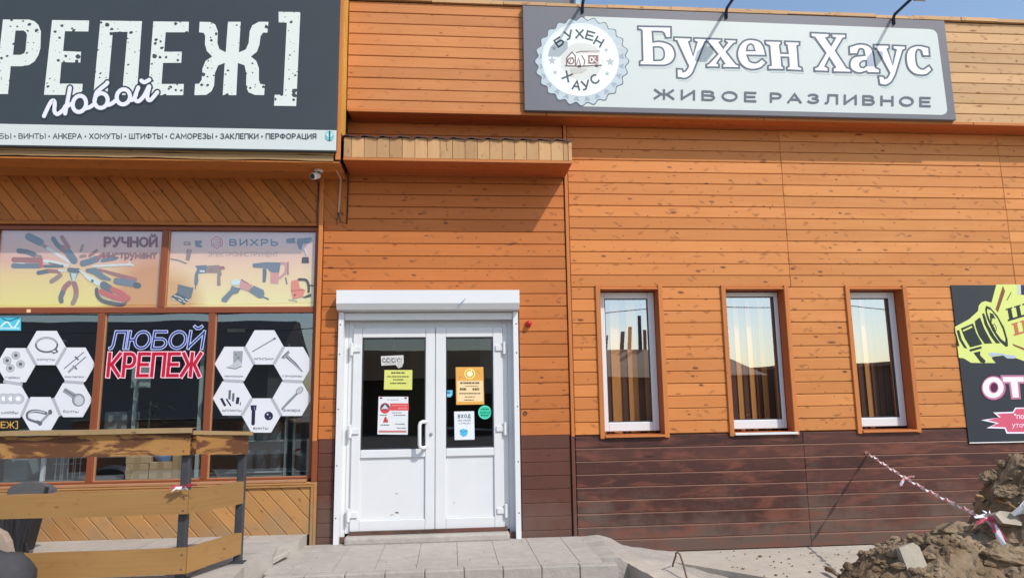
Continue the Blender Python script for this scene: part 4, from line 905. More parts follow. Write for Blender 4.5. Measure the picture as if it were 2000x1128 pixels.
a.poly([(880, 745), (930, 715), (1000, 730), (985, 790), (890, 790)], I(206, 220, 220)); a.poly([(1000, 735), (1150, 790), (1100, 865), (985, 830)], PK); a.rib([(1010, 725), (1095, 775)], 16, RB); a.poly([(1160, 795), (1280, 850), (1292, 900), (1260, 948), (1220, 945), (1095, 865)], GY); a.rib([(1270, 930), (1340, 960)], 16, GY2); a.poly([(890, 800), (1000, 830), (970, 885), (905, 900), (825, 1000), (765, 985), (770, 950), (870, 850)], GY)
a.poly([(1555, 230), (1660, 210), (1670, 280), (1560, 275)], GY); a.poly([(1690, 225), (1860, 208), (1880, 250), (1850, 275), (1760, 285), (1740, 355), (1715, 350), (1690, 290)], GY); a.rib([(1765, 330), (1790, 390), (1805, 430)], 34, MT); a.rib([(1770, 360), (1800, 430)], 10, RB); a.poly([(1750, 450), (1830, 450), (1835, 520), (1745, 520)], GY2)
a.poly([(1620, 740), (1700, 720), (1720, 820), (1790, 850), (1760, 930), (1640, 960), (1615, 850)], PK); a.rib(smooth([(1710, 720), (1800, 730), (1830, 800), (1830, 870)]), 30, GY2); a.rib([(1840, 790), (1890, 800)], 14, GY2); a.rib([(1620, 860), (1770, 850)], 8, RB); a.poly([(1750, 940), (1860, 890), (1860, 930), (1790, 945)], GY2); a.ell(1662, 912, 14, 14, RB); a.rib([(1590, 965), (1690, 985)], 12, I(170, 176, 180))
a.build('print', p2)

# hexagon displays
def hexes(root, centers, caps, icons, Yh):
    for (cx, cy), cap, ic in zip(centers, caps, icons):
        b = Art(Yh); H = [(cx-38.4, cy), (cx-19.2, cy-33.4), (cx+19.2, cy-33.4), (cx+38.4, cy), (cx+19.2, cy+33.4), (cx-19.2, cy+33.4)]
        mb = MB(); P0 = [at(*p, Yh) for p in H]; P1 = [at(*p, Yh)+Vector((0, .004, 0)) for p in H]
        mb.face(P0); mb.face(P1)
        for k in range(6): mb.face([P0[k], P0[(k+1) % 6], P1[(k+1) % 6], P1[k]])
        hx_ = mb.build('hexagon_card', m_card, root)
        b = Art(Yh-.0006); ic(b.z(1, cx, cy))
        b.z(1, 0, 0)
        if cap: b.text(cap[0], cap[1], cap[2], cap[3], cap[2]+.4, cap[4], I(84, 84, 94), .014)
        b.build('print', hx_)
m_card = plain('white_card', (.72, .72, .76), .5, .02, 2.0)
STL, STD, NV = I(150, 154, 160), I(98, 102, 108), I(40, 38, 66)
def i_clamp(b): b.rib(arc(0, -6, 21, 14, 0, 350, 26), 3.6, STD, True); b.rib(arc(0, -6.6, 21, 13.5, 190, 350, 16), 1.4, I(200, 202, 206)); b.poly([(8, 6), (20, 2), (23, 8), (13, 12)], STD); b.rect(12, 5, 18, 8, I(225, 225, 228))
def i_rivet(b): b.rib([(-22, 8), (16, -24)], 1.8, STD); b.rib([(-13, 14), (20, -15)], 1.8, STD); b.rib([(0, -15), (5, -10)], 3.4, STD); b.rib([(-4, 3), (2, 8)], 3.4, STD); b.rib([(-13, 14), (-3, 5)], 4, STL)
def i_bolt(b): b.poly([(-20, -16), (-15, -24), (10, -10), (4, 0)], STL); b.rib([(-16, -20), (6, -6)], 2, STD); b.ell(11, 0, 12, 12, STL); b.ell(12, 1, 8.5, 9.5, I(196, 198, 204)); b.rib(arc(11, 0, 12, 12, 0, 350, 20), 1.2, STD, True)
def i_shackle(b): b.rib(smooth([(10, -2), (-10, -6), (-24, -2), (-24, 8), (-10, 14), (0, 17)]), 6.4, STD); b.rib(smooth([(8, -3), (-10, -6), (-22, -1), (-22, 7), (-8, 12)]), 2, I(200, 202, 208)); b.rib([(-2, 19), (20, -5)], 5, STL); b.ell(-1, 18, 4.5, 4.5, STD); b.ell(19, -4, 4, 5, STD)
def i_washer(b):
    for x in (-12, 2, 16): b.ell(x, -4, 11.5, 10, I(190, 192, 198)); b.rib(arc(x, -4, 11.5, 10, 0, 350, 22), .9, STL, True); b.ell(x, -4, 5, 4.4, I(236, 236, 242))
def i_nuts(b):
    for x, y in ((0, -19), (-17, -9), (9, -2), (-11, 6)): b.ell(x, y, 8, 7.5, I(186, 188, 192)); b.rib(arc(x, y, 8, 7.5, 0, 340, 16), 1, STL, True); b.ell(x, y, 3.6, 3.4, STD)
def i_stud(b): b.rib([(-23, 8), (20, -17)], 2.4, STL); b.rib([(-23, 8.8), (20, -16)], .8, STD); b.ell(20, -17, 2.4, 2.2, STD)
def i_screw(b): b.rib([(-14, -16), (4, 0), (17, 14)], [6.4, 5.6, 3], STD); b.rib([(-13, -16), (16, 13)], 1.3, I(190, 194, 200)); b.poly([(-23, -13), (-10, -26), (-6, -22), (-18, -9)], STL); b.rib([(-22, -12), (-9, -25)], 2, STD)
def i_anchor(b): b.rib([(-19, 20), (-6, 6), (14, -14)], [4, 5.6, 4], STL); b.rib([(-19, 20), (14, -14)], 1.1, STD); b.ell(15, -16, 5, 8, I(186, 188, 194), 20, .8); b.rib(arc(15, -16, 5, 8, 0, 340, 16, .8), 1, STD, True)
def i_bolt2(b): b.poly([(-21, -20), (-9, -20), (-10, -10), (-20, -10)], NV); b.rib([(-15, -12), (-16, 16)], 7, NV); b.ell(14.5, 1, 8.5, 8.5, NV); b.ell(12.5, -2, 1.6, 1.8, I(200, 200, 214)); b.ell(17, 4, 1, 1.2, I(200, 200, 214)); b.rib([(-13.5, -17), (-13, -11)], 2, I(120, 116, 140))
def i_pins(b):
    for x0, y0, x1, y1, w_ in ((-22, -0, -14, 15, 5), (-12, 1, -3, 15, 3), (-5, -16, -6, 2, 4.6), (2, -10, 1, 6, 4.4), (11, -2, 9, 11, 6), (16, 7, 15, 14, 1.6)): b.rib([(x0, y0), (x1, y1)], w_, NV if w_ > 4.8 or x0 < 0 and y0 >= 0 else STD, cap=False)
def i_angle(b): b.poly([(-2, -25), (17, -25), (15, -1), (-2, -1)], STL); b.poly([(-2, -1), (8, -8), (15, -1), (13, 6), (2, 10), (-15, 7)], I(188, 190, 196)); b.rib([(-15, 7), (2, 10), (14, 5)], 1.4, STD); b.ell(8, -12, 1.4, 1.8, STD); b.ell(3, -18, 1.2, 1.6, STD)
YH = .046
d1 = thing('hexagon_display', 'ring of six white hexagon cards in the leftmost pane, clamp card at its top', 'window display', (-4, YH, 1.7), 'hexagon displays in the shop window')
C1 = [(91, 679), (147.3, 711.5), (142.2, 780.5), (79, 808), (19.5, 782), (31, 712.5)]
hexes(d1, C1, [('хомуты', 72, 703.5, 107, 5.5), ('заклепки', 126, 737, 164, 4.5), ('болты', 123, 805.5, 153, 6), None, ('шайбы', 2, 807.5, 35, 6), ('гайки', 11, 739, 38, 5.6)], [i_clamp, i_rivet, i_bolt, i_shackle, i_washer, i_nuts], YH)
d2 = thing('hexagon_display', 'ring of six white hexagon cards nearest the door bay, stud card at its top', 'window display', (-1.9, YH, 1.7), 'hexagon displays in the shop window')
C2 = [(516.4, 677.8), (572.5, 710.3), (570, 778), (510.3, 810.6), (454, 777.2), (457.6, 710)]
hexes(d2, C2, [('шпильки', 496.5, 702, 533.5, 5.5), ('саморезы', 551, 735.5, 590, 4.6), ('анкера', 552, 803, 586, 6.2), ('винты', 494.5, 838, 524, 6), ('шплинты', 434, 803, 471.5, 5.5), ('перфорация', 438, 735.5, 474, 4)], [i_stud, i_screw, i_anchor, i_bolt2, i_pins, i_angle], YH)
for d, C_ in ((d1, C1), (d2, C2)):
    b = Art(YH-.0004); cx, cy = sum(c[0] for c in C_)/6, sum(c[1] for c in C_)/6
    for k in range(6):
        p, q = Vector(C_[k]), Vector(C_[(k+1) % 6]); mid = (p+q)/2; dv = (q-p).normalized(); nv = Vector((-dv.y, dv.x)); b.rib([mid-nv*19, mid+nv*19], 6, I(176, 176, 184), cap=False)
    b.build('connecting_strip', d)

lt = thing('window_lettering', 'blue-and-red two-line lettering on the glass between the hexagon displays', 'lettering', (-2.9, YW_, 1.9))
a = Art(YW_).z(4.7, 190, 610)
a.text('ЛЮБОЙ', 104, 338, 968, 336, 172, I(186, 196, 238), .032, .97, .16, fit=.01); a.up(); a.text('ЛЮБОЙ', 104, 338, 968, 336, 172, I(30, 50, 118), -.008, .97, .16, fit=.01)
a.text('КРЕПЕЖ', 78, 595, 948, 593, 232, I(250, 200, 214), .046, 1.0, .10, fit=.018); a.up(); a.text('КРЕПЕЖ', 78, 595, 948, 593, 232, I(186, 22, 52), .014, 1.0, .10, fit=.018)
a.build('lettering', lt)
s_ = thing('sticker', 'small cyan picture sticker in the top corner of the leftmost lower pane', 'sticker', (-4.4, YW_, 2.2))
a = Art(YW_); a.rect(-60, 618, 41, 645, I(88, 190, 214)); a.up(); a.rib(smooth([(2, 637), (14, 628), (26, 640), (37, 626)]), 3, I(214, 238, 244)); a.rib(smooth([(5, 622), (18, 626), (36, 620)]), 2.6, I(40, 120, 150)); a.rect(0, 639, 38, 642, I(180, 224, 236)); a.build('print', s_)
s_ = thing('sticker', 'dark sticker with gold capital letters low in the leftmost pane', 'sticker', (-4.5, YW_, 1.4))
a = Art(YW_); a.rect(-90, 816, 38, 838, I(30, 26, 26)); a.up(); a.text('КРЕПЕЖ]', -44, 835, 35, 835.5, 13, I(206, 164, 84), .012); a.build('print', s_)

# ================================================================== NOTICES ON THE DOOR
YD_ = .071
def notice(name, label, cat, cx, fn):
    t = thing(name, label, cat, tuple(at(cx[0], cx[1], YD_))); a = Art(YD_); fn(a); a.build('sheet', t)
TXT = I(70, 70, 66)
def lines(a, rows, m):
    for x0, x1, y, h in rows:
        x = x0
        while x < x1:
            w_ = min(random.uniform(1.2, 4.5), x1-x); a.rect(x, y-h, x+w_, y, m); x += w_+random.uniform(.5, 1.2)
def n1(a):
    a.poly([(744, 695), (788, 693), (788.5, 707), (785, 716), (778, 718.5), (773, 712), (745, 713.5)], I(206, 204, 202)); a.up()
    for x in (750, 758, 768, 779): a.rib(arc(x, 703, 2.6, 4, 30, 330, 10), 2, I(110, 108, 108)); a.rib([(x+4, 708), (x+6, 698)], 1.6, I(150, 148, 148))
    a.ell(781, 710.5, 5.6, 5.6, I(188, 186, 184)); a.rib([(751, 710), (771, 709)], 1, I(190, 160, 160))
def n2(a): a.poly([(751, 722), (805.5, 722), (804.8, 760.5), (749.8, 760)], I(214, 216, 118)); a.up(); lines(a, [(764, 791, 729, 3), (756, 799, 736, 2.2), (768, 788, 742, 2.4), (762, 793, 749, 2.4)], I(78, 80, 48))
def n3(a):
    a.poly([(739.5, 774), (797.5, 774), (796.5, 848), (737, 847.5)], I(220, 222, 224)); a.up(); lines(a, [(757, 779, 781, 1.6)], I(170, 150, 150))
    a.rect(762, 787, 798.5, 801, I(214, 82, 84)); a.ell(752, 796.5, 10, 10.5, I(206, 70, 74)); a.ell(752, 794, 8, 6.5, I(70, 76, 96)); a.poly([(745, 798), (752, 789), (759, 798)], I(206, 206, 210)); a.up(); lines(a, [(766, 796, 792, 2), (778, 796, 798, 2.6)], I(226, 140, 140))
    lines(a, [(742, 756, 811, 1.8), (766, 784, 806, 1.4), (769, 792, 811, 1.6), (743, 760, 830, 1.8), (772, 790, 828, 1.4), (776, 793, 836, 1.4)], I(110, 96, 104)); a.ell(753, 816, 2.4, 2.6, I(196, 60, 64)); a.poly([(748, 824), (750, 818), (757, 818), (758, 824)], I(196, 60, 64)); a.rect(740, 840, 794, 843.4, I(196, 120, 116)); a.rect(742, 775, 746.5, 778, I(150, 50, 60)); a.rect(790, 775, 794.5, 778, I(150, 50, 60))
def n4(a):
    a.poly([(890, 716.5), (944, 716), (945.8, 789), (891, 789.8)], I(226, 168, 82)); a.up(); a.poly([(893, 743), (943, 742.6), (943.6, 783), (893.6, 783.8)], I(240, 212, 164)); a.ell(917.5, 729.5, 10.5, 10, I(250, 232, 150)); a.up(); a.rib(arc(917.5, 729.5, 7.5, 7, -50, 280, 18), 2, I(196, 150, 60)); a.ell(917.5, 729.5, 3.6, 3.4, I(255, 250, 230)); a.rib([(896, 737), (902, 735)], 1, I(180, 120, 50)); a.rib([(932, 724), (937, 728)], 1, I(180, 120, 50))
    lines(a, [(899, 936, 749, 3.4), (909, 934, 754, 1.2), (898, 911, 761.5, 4.4), (923, 936, 761.5, 4.4), (897, 938, 768.6, 2), (908, 928, 775, 1.4), (907, 926, 781, 1.4)], I(104, 84, 62))
def n5(a): a.poly([(868, 762), (884, 761), (883.5, 771), (880, 775), (868.5, 774.5)], I(104, 196, 226)); a.up(); a.poly([(871, 764), (880, 765), (878, 769), (873, 768)], I(60, 130, 160)); a.rib([(871, 771), (880, 770)], 1.6, I(196, 230, 242))
def n6(a):
    a.poly([(887, 803), (926, 802.2), (927, 857.6), (888, 858.5)], I(224, 229, 234)); a.up(); a.text('ВХОД', 894, 816, 919, 815.6, 7.4, I(74, 84, 92), .04, 1.1); a.text('БЕЗ МАСКИ', 894.5, 822, 919, 821.7, 3.4, I(84, 90, 98), .02); a.text('ЗАПРЕЩЁН', 896, 827.6, 919, 827.2, 2.8, I(130, 136, 142), .01)
    a.poly([(898, 839), (904, 836.5), (912, 838), (914, 845), (911, 850), (905, 852), (899, 848)], I(86, 184, 218)); a.up(); a.rib([(899, 841), (905, 843), (913, 840)], 1.4, I(50, 130, 170))
def n7(a): a.ell(947, 804.5, 13.2, 13.6, I(58, 196, 160)); a.up(); a.rib(arc(947, 804.5, 11.4, 11.8, 0, 350, 30), 1, I(140, 226, 204), True); lines(a, [(939, 955, 799.5, 2.4), (937.5, 957, 806, 2), (939, 955, 811.5, 2.4)], I(20, 112, 96))
notice('notice', 'torn white label with grey marks, uppermost on the left door glass', 'notice', (766, 705), n1); notice('notice', 'plain yellow paper notice on the left door glass', 'notice', (777, 741), n2); notice('notice', 'white and red information sheet under the yellow notice', 'notice', (767, 811), n3)
notice('notice', 'orange and cream opening-hours sheet on the right door glass', 'notice', (918, 752), n4); notice('sticker', 'tiny light-blue tag at the edge of the right door glass', 'sticker', (876, 768), n5); notice('notice', 'white entry notice with blue mask picture on the right door glass', 'notice', (907, 830), n6); notice('sticker', 'round teal sticker on the right door glass', 'sticker', (947, 804), n7)

s_ = thing('sticker', 'tiny beige tag stuck on the brown bar above the leftmost pane', 'sticker', (-4.2, .01, 2.3)); a = Art(.010); a.rect(52, 603.5, 60, 610, I(226, 196, 150)); a.build('print', s_)

a = Art(.0505); a.poly([(771, 999), (776, 998), (780, 1001), (774, 1002)], I(120, 112, 104)); a.poly([(762, 1004), (770, 1003), (769, 1005), (763, 1006)], I(176, 172, 166)); a.poly([(772, 962), (776, 961), (777, 964), (773, 965)], I(180, 178, 174)); a.poly([(884, 981), (889, 980), (888, 983)], I(190, 188, 184)); a.build('scuffs', door)

# ================================================================== SMALL FITTINGS ON THE WALL
m_plastic_w = plain('white_plastic', (.75, .75, .76), .35, .03); m_plastic_b = plain('black_plastic', (.02, .02, .022), .4, .1); m_red = plain('red_plastic', (.48, .02, .02), .3, .08)
cctv = thing('security_camera', 'small white dome camera under the black-signed overhang', 'security camera', (-1.28, -.3, 3.66))
p = at(619, 324, -.33)
m = MB(); m.lathe((p.x+.02, p.y, 3.71), [(0, .045), (-.02, .047), (-.028, .03)], 18, 0, 'z'); m.build('base', m_plastic_w, cctv, smooth=False)
m = MB(); m.tube([(p.x+.02, p.y, 3.69), (p.x+.025, p.y-.01, 3.66), (p.x, p.y-.02, 3.64)], .014, 8); m.build('bracket', m_plastic_b, cctv)
m = MB(); d = Vector((-.45, -.8, -.35)).normalized(); c0 = Vector((p.x, p.y-.02, 3.635)); m.tube([c0-d*.045, c0-d*.03, c0+d*.03, c0+d*.06], [.022, .034, .036, .034], 16); m.build('body', m_plastic_w, cctv, smooth=True)
m = MB(); m.tube([c0+d*.058, c0+d*.064], .028, 16); m.build('lens', m_plastic_b, cctv)
m = MB(); m.tube([(-1.385, -.30, 3.70), (-1.39, -.10, 3.69), (-1.392, -.028, 3.66), (-1.395, -.026, 3.5), (-1.40, -.026, 3.3), (-1.395, -.028, 3.22), (-1.385, -.036, 3.2)], .006, 6)
tag(m.build('cable', m_steel), 'thin dark cable running down the diagonal boards below the dome camera', 'cable')
cond = thing('conduit', 'pale pipe conduit running down beside the door bay from the sign corner', 'conduit', (-1.17, -.04, 3.4))
m = MB(); m.tube([(-1.175, -.52, 3.755), (-1.17, -.50, 3.735), (-1.155, -.30, 3.70), (-1.155, -.06, 3.70), (-1.158, -.045, 3.675), (-1.165, -.04, 3.5), (-1.172, -.04, 3.335)], .011, 8); m.build('pipe', plain('pink_grey_pipe', (.50, .33, .27), .5), cond, smooth=True)
m = MB(); m.tube([(-1.172, -.04, 3.335), (-1.175, -.04, 3.325)], .014, 8); m.tube([(-1.173, -.04, 3.33), (-1.185, -.035, 3.27), (-1.19, -.03, 3.21)], .004, 6); m.tube([(-1.170, -.04, 3.33), (-1.16, -.03, 3.27), (-1.14, -.03, 3.235), (-1.12, -.03, 3.23)], .004, 6); m.build('loose_wires', m_steel, cond)
m = MB(); m.tube([(-1.11, -.50, 3.75), (-1.085, -.25, 3.715), (-1.08, -.03, 3.70), (-1.085, -.025, 3.3), (-1.09, -.025, 3.22)], .007, 6); m.build('dark_cable', m_backing, cond)
bc = thing('alarm_beacon', 'red alarm beacon on the boards right of the white door', 'alarm', tuple(at(1032, 632, -.02)))
p = at(1032, 632, -.02); m = MB(); m.lathe((p.x, -.013, p.z), [(0, .034), (-.02, .034), (-.024, .030)], 18); m.build('base', m_red, bc)
m = MB(); m.lathe((p.x, -.037, p.z), [(0, .029), (-.03, .027), (-.044, .018), (-.05, .006)], 18); m.build('lamp', m_red, bc, smooth=True)
p = at(1026, 806, -.02); m = MB(); m.tube([(p.x+.017*math.cos(t), -.022, p.z+.017*math.sin(t)) for t in [k*2*math.pi/16 for k in range(17)]], .004, 6); m.tube([(p.x, -.012, p.z+.016), (p.x, -.03, p.z+.018)], .004, 6)
tag(m.build('ring_hook', m_steel), 'small dark ring hook on the boards right of the white door, above the brown plinth', 'hook')

# floodlights over the long sign
def flood(px, py, label, up_px):
    t = thing('floodlight', label, 'floodlight', tuple(at(px, py, -.30)), 'floodlights over the white sign'); b = at(px, py, -.315)
    m = MB(); e = b+Vector((.0, -.40, .035)); m.tube([b+Vector((-.004, -.022, -.085)), b+Vector((0, -.022, .0)), b+Vector((0, -.05, .022)), e], .0165, 10); m.build('arm', m_navy, t, smooth=True)
    m = MB(); c = e+Vector((.045, -.05, .01)); m.hexa([c+Vector(v) for v in ((-.07, -.06, -.03), (.07, -.06, -.03), (.07, .06, -.075), (-.07, .06, -.075), (-.06, -.03, .05), (.06, -.03, .05), (.06, .07, .0), (-.06, .07, .0))]); m.build('lamp_head', m_navy, t, .006)
    m = MB(); m.face([c+Vector(v) for v in ((-.06, -.052, -.038), (.06, -.052, -.038), (.06, .052, -.0765), (-.06, .052, -.0765))]); m.build('lens', m_metal, t)
flood(1137, 13, 'leftmost sign floodlight, on the arm above the bottle-cap emblem', 0); flood(1417, 24, 'middle sign floodlight, on the arm above the outlined lettering', 0); flood(1743, 36, 'rightmost sign floodlight, its lamp just inside the top edge', 0)

# grey building behind the roofline
rb = thing('rear_building', 'grey flat-roofed building rising behind the timber parapet', 'building', (0, 4, 0))
m = MB(); m.box(-9, 2.02, 3.1, 9, -.45, 9.2); m.build('wall', m_greyroof, rb); m = MB(); m.box(2.03, 2.11, 3.0, 3.1, -.45, 9.3); m.build('downpipe', plain('pale_blue_metal', (.35, .46, .58), .4), rb)
m = MB(); m.box(-9.1, 2.05, 3.0, 9.1, 9.2, 9.3); m.build('roof', m_greyroof, rb)

# ================================================================== INSIDE THE HARDWARE SHOP
def carton(name, label, x0, x1, y0, y1, z0, z1):
    t = thing(name, label, 'cardboard box', ((x0+x1)/2, (y0+y1)/2, z0), 'cardboard boxes in the shop window'); m = MB(); m.box(x0, x1, y0, y1, z0, z1); m.build('box', m_card_b, t, .004)
    m = MB(); m.box(x0-.001, x1+.001, y0-.0015, y0-.0005, (z0+z1)/2-.02, (z0+z1)/2+.02); m.box((x0+x1)/2-.03, (x0+x1)/2+.03, y0-.002, y0-.0012, z0, z1); m.build('tape', plain('parcel_tape', (.42, .29, .16), .3), t)
m_card_b = plain('brown_cardboard', (.52, .36, .21), .8, .1, 6.0)
zf = .62
m = MB(); m.box(-4.6, -1.42, .3, .95, zf-.04, zf); tag(m.build('display_shelf', plain('grey_shelf', (.16, .17, .17), .5)), 'low grey display shelf just behind the shop window glass', 'shelf')
def px2x(px, Y): return at(px, 900, Y).x
x = lambda px: px2x(px, .36)
carton('cardboard_box', 'lowest left brown carton in the stack inside the middle shop pane', x(246), x(290), .36, .62, zf, zf+.155); carton('cardboard_box', 'larger brown carton on top of the stack inside the middle shop pane', x(245), x(294), .36, .66, zf+.157, zf+.40)
carton('cardboard_box', 'pale low carton right of the stack inside the middle shop pane', x(292), x(336), .36, .60, zf, zf+.17); carton('cardboard_box', 'narrow upright carton standing behind the dark barrier post in the shop window', x(338), x(348), .36, .55, zf, zf+.32)
bag = MB(); cx = x(315)
for k in range(1):
    prof = [(0.0, .10), (.05, .125), (.10, .11), (.15, .07), (.17, .03)]; n_ = 18; base = len(bag.v)
    for h_, r_ in prof:
        for k2 in range(n_):
            t = 2*math.pi*k2/n_; rr = r_*(1+.16*math.sin(3*t+h_*20)); bag.vv((cx+rr*math.cos(t), .46+rr*.7*math.sin(t), zf+.172+h_))
    for i in range(len(prof)-1):
        for k2 in range(n_): a0 = base+i*n_+k2; a1 = base+i*n_+(k2+1) % n_; bag.f.append([a0, a1, a1+n_, a0+n_]); bag.m.append(0)
tag(bag.build('plastic_bag', plain('blue_white_bag', (.10, .17, .30), .35, .5, 22.0, dirt=(.6, .62, .64)), smooth=True), 'crumpled blue and white bag on the pale carton in the shop window', 'bag')
# rack with wrapped packs behind the right pane
rk = thing('storage_rack', 'metal shelving rack with wrapped packs behind the right shop pane', 'rack', (-1.9, .5, .62))
m_up = plain('pale_green_upright', (.36, .43, .41), .5)
for px in (557, 573): 
    m = MB(); xx = px2x(px, .45); m.box(xx-.012, xx+.012, .44, .47, .35, 1.35 if px == 573 else 2.0); m.build('upright', m_up, rk)
for zz in (.66, .98, 1.24): m = MB(); m.box(-2.36, -1.45, .48, .80, zz-.012, zz); m.build('shelf', m_up, rk)
m_pack = plain('clear_wrapped_pack', (.16, .19, .20), .22, .55, 26.0, .6, dirt=(.36, .40, .40))
for i, px in enumerate((486, 513, 540, 592)):
    for j, zz in enumerate((.662, .982)):
        if px == 592 and j: continue
        cx = px2x(px, .58); m = MB(); n_ = 16; base = len(m.v)
        for h_, r_ in ((0, .075), (.02, .088), (.08, .082), (.13, .088), (.18, .08), (.215, .05), (.22, .0)):
            for k2 in range(n_): t = 2*math.pi*k2/n_; rr = r_*(1+.07*math.sin(5*t+h_*9+i)); m.vv((cx+rr*math.cos(t)*.9, .58+rr*math.sin(t), zz+h_))
        for a_ in range(6):
            for k2 in range(n_): a0 = base+a_*n_+k2; a1 = base+a_*n_+(k2+1) % n_; m.f.append([a0, a1, a1+n_, a0+n_]); m.m.append(0)
        tag(m.build('wrapped_pack', m_pack, smooth=True), 'clear-wrapped pack on the %s rack shelf, %s' % (('lower', 'middle')[j], ('by the dark barrier post', 'centred under the bolt card', 'just left of the pale upright', 'in the right corner of the pane')[i]), 'pack', 'wrapped packs on the rack')
for px, lab in ((84, 'white shelving upright behind the leftmost pane'), (384, 'pale shelving upright at the right edge of the middle pane'), (255, 'pale upright with a flat grey head behind the red lettering')):
    xx = px2x(px, .42); m = MB(); m.box(xx-.018, xx+.018, .42, .45, zf, 1.55 if px == 255 else (1.0 if px == 84 else 2.0))
    if px == 255: m.box(xx-.05, xx+.14, .42, .44, 1.55, 1.78)
    tag(m.build('shelf_upright', m_up if px != 84 else m_plastic_w), lab, 'upright')
m = MB(); xx = px2x(128, .5)
for dx in (-.09, -.02, .03, .10): m.tube([(xx+dx, .5, zf), (xx+dx, .5, zf+.26), (xx+dx+.03, .5, zf+.29), (xx+dx+.05, .5, zf+.26), (xx+dx+.05, .5, zf)], .006, 6)
m.tube([(xx-.12, .5, zf+.16), (xx+.16, .5, zf+.16)], .005, 6); tag(m.build('wire_rack', m_metal), 'thin wire rack behind the leftmost pane', 'rack')
m = MB(); m.box(-4.6, px2x(60, .6), .55, .9, zf, zf+.52); tag(m.build('display_case', plain('grey_green_case', (.26, .31, .31), .4, .2, 5.0)), 'grey-green display case in the corner of the leftmost pane', 'case')
m = MB(); m.box(px2x(203, .55), px2x(246, .55), .5, .8, 1.06, 1.30); tag(m.build('box_file', plain('grey_box', (.22, .24, .235), .7)), 'pale grey box behind the middle pane under the red lettering', 'box')
pt = thing('potted_plant', 'dark potted plant standing inside the middle shop pane', 'plant', (px2x(282, .7), .7, zf)); xx = px2x(282, .7)
m = MB(); m.lathe((xx, .72, zf), [(0, .07), (.15, .09), (.16, .08)], 16, 0, 'z'); m.build('pot', m_steel, pt)
m = MB()
for k in range(34):
    t = random.uniform(0, 6.28); L = random.uniform(.18, .42); h0 = random.uniform(.15, .75); d = Vector((math.cos(t), math.sin(t), random.uniform(.1, .7))).normalized(); b = Vector((xx, .72, zf+h0)); sd = d.cross(Z_).normalized()*.022
    m.face([b, b+d*L*.5+sd, b+d*L-Vector((0, 0, L*.35)), b+d*L*.5-sd])
m.tube([(xx, .72, zf+.15), (xx+.02, .72, zf+.8)], .012, 6); m.build('leaves', plain('dark_leaf', (.05, .08, .035), .4), pt)

m = MB(); m.box(at(938, 700, .9).x, at(966, 700, .9).x, .9, .95, at(950, 768, .9).z, at(950, 662, .9).z); m.build('inner_panel', plain('pale_inner_panel', (.38, .40, .43), .5), shop)
m = MB(); m.tube([at(868, 836, .7), at(966, 840, .7)], .022, 8); m.build('inner_rail', m_metal, shop)
m = MB(); m.box(at(800, 760, 1.6).x, at(832, 760, 1.6).x, 1.6, 1.7, .1, at(815, 690, 1.6).z); m.build('inner_cabinet', plain('olive_cabinet', (.16, .15, .05), .6), shop)
m = MB(); m.tube([at(770, 660, .8), at(770, 677, .8)], .006, 6); m.lathe(tuple(at(770, 679, .8)), [(-.02, .01), (0, .024), (.02, .01)], 10); m.build('pendant_lamp', m_plastic_w, shop)
m = MB(); m.box(at(445, 620, .9).x, at(478, 634, .9).x, .9, .95, 2.18, 2.215); m.box(at(100, 642, .9).x, at(130, 642, .9).x, .9, .95, 2.075, 2.10); tag(m.build('batten_lamp', m_plastic_w), 'white batten lamp bodies inside the shop window', 'lamp') if False else m.build('batten_lamp', m_plastic_w, hw)

# ================================================================== WOODEN BARRIER
bf = thing('barrier_fence', 'wooden plank barrier on dark steel posts in front of the hardware shop', 'barrier', (-2.6, -1.6, .1))
K = Vector((-1.935, -1.75, 0)); E = Vector((-1.690, -1.20, 0)); Lx = -4.6
def plank(name, p, q, z0, z1, th, mat, z0b=None, z1b=None):
    """upright board from p to q, thickness th behind its face"""
    d = (q-p).normalized(); nn = Vector((-d.y, d.x, 0)); z0b = z0 if z0b is None else z0b; z1b = z1 if z1b is None else z1b; m = MB(); seg = 14; r = random.random(); o = r*13; L = (q-p).length
    for i in range(seg):
        ta, tb = i/seg, (i+1)/seg; wa, wb = (.004*noise.noise(Vector((ta*6+o, 0, z0))), .004*noise.noise(Vector((tb*6+o, 0, z0))))
        A, B = p.lerp(q, ta), p.lerp(q, tb); za0, zb0 = z0+(z0b-z0)*ta+wa, z0+(z0b-z0)*tb+wb; za1, zb1 = z1+(z1b-z1)*ta+wa, z1+(z1b-z1)*tb+wb
        bc = lambda t_, z: (t_*L+o, z-(z0+z1)/2, r)
        for off, in ((0,), (th,)):
            m.face([A+nn*off+Z_*za0, B+nn*off+Z_*zb0, B+nn*off+Z_*zb1, A+nn*off+Z_*za1], 0, [bc(ta, za0), bc(tb, zb0), bc(tb, zb1), bc(ta, za1)])
        m.face([A+Z_*za1, B+Z_*zb1, B+nn*th+Z_*zb1, A+nn*th+Z_*za1], 0, [bc(ta, za1), bc(tb, zb1), bc(tb, zb1+th), bc(ta, za1+th)])
        m.face([A+Z_*za0, B+Z_*zb0, B+nn*th+Z_*zb0, A+nn*th+Z_*za0], 0, [bc(ta, za0), bc(tb, zb0), bc(tb, zb0-th), bc(ta, za0-th)])
    for e, t_ in ((p, 0), (q, 1)):
        a0, a1 = (z0, z1) if t_ == 0 else (z0b, z1b); m.face([e+Z_*a0, e+nn*th+Z_*a0, e+nn*th+Z_*a1, e+Z_*a1], 0, [(o, .0, r), (o, .03, r), (o, .03, r+.1), (o, 0, r+.1)])
    return m.build(name, mat, bf)
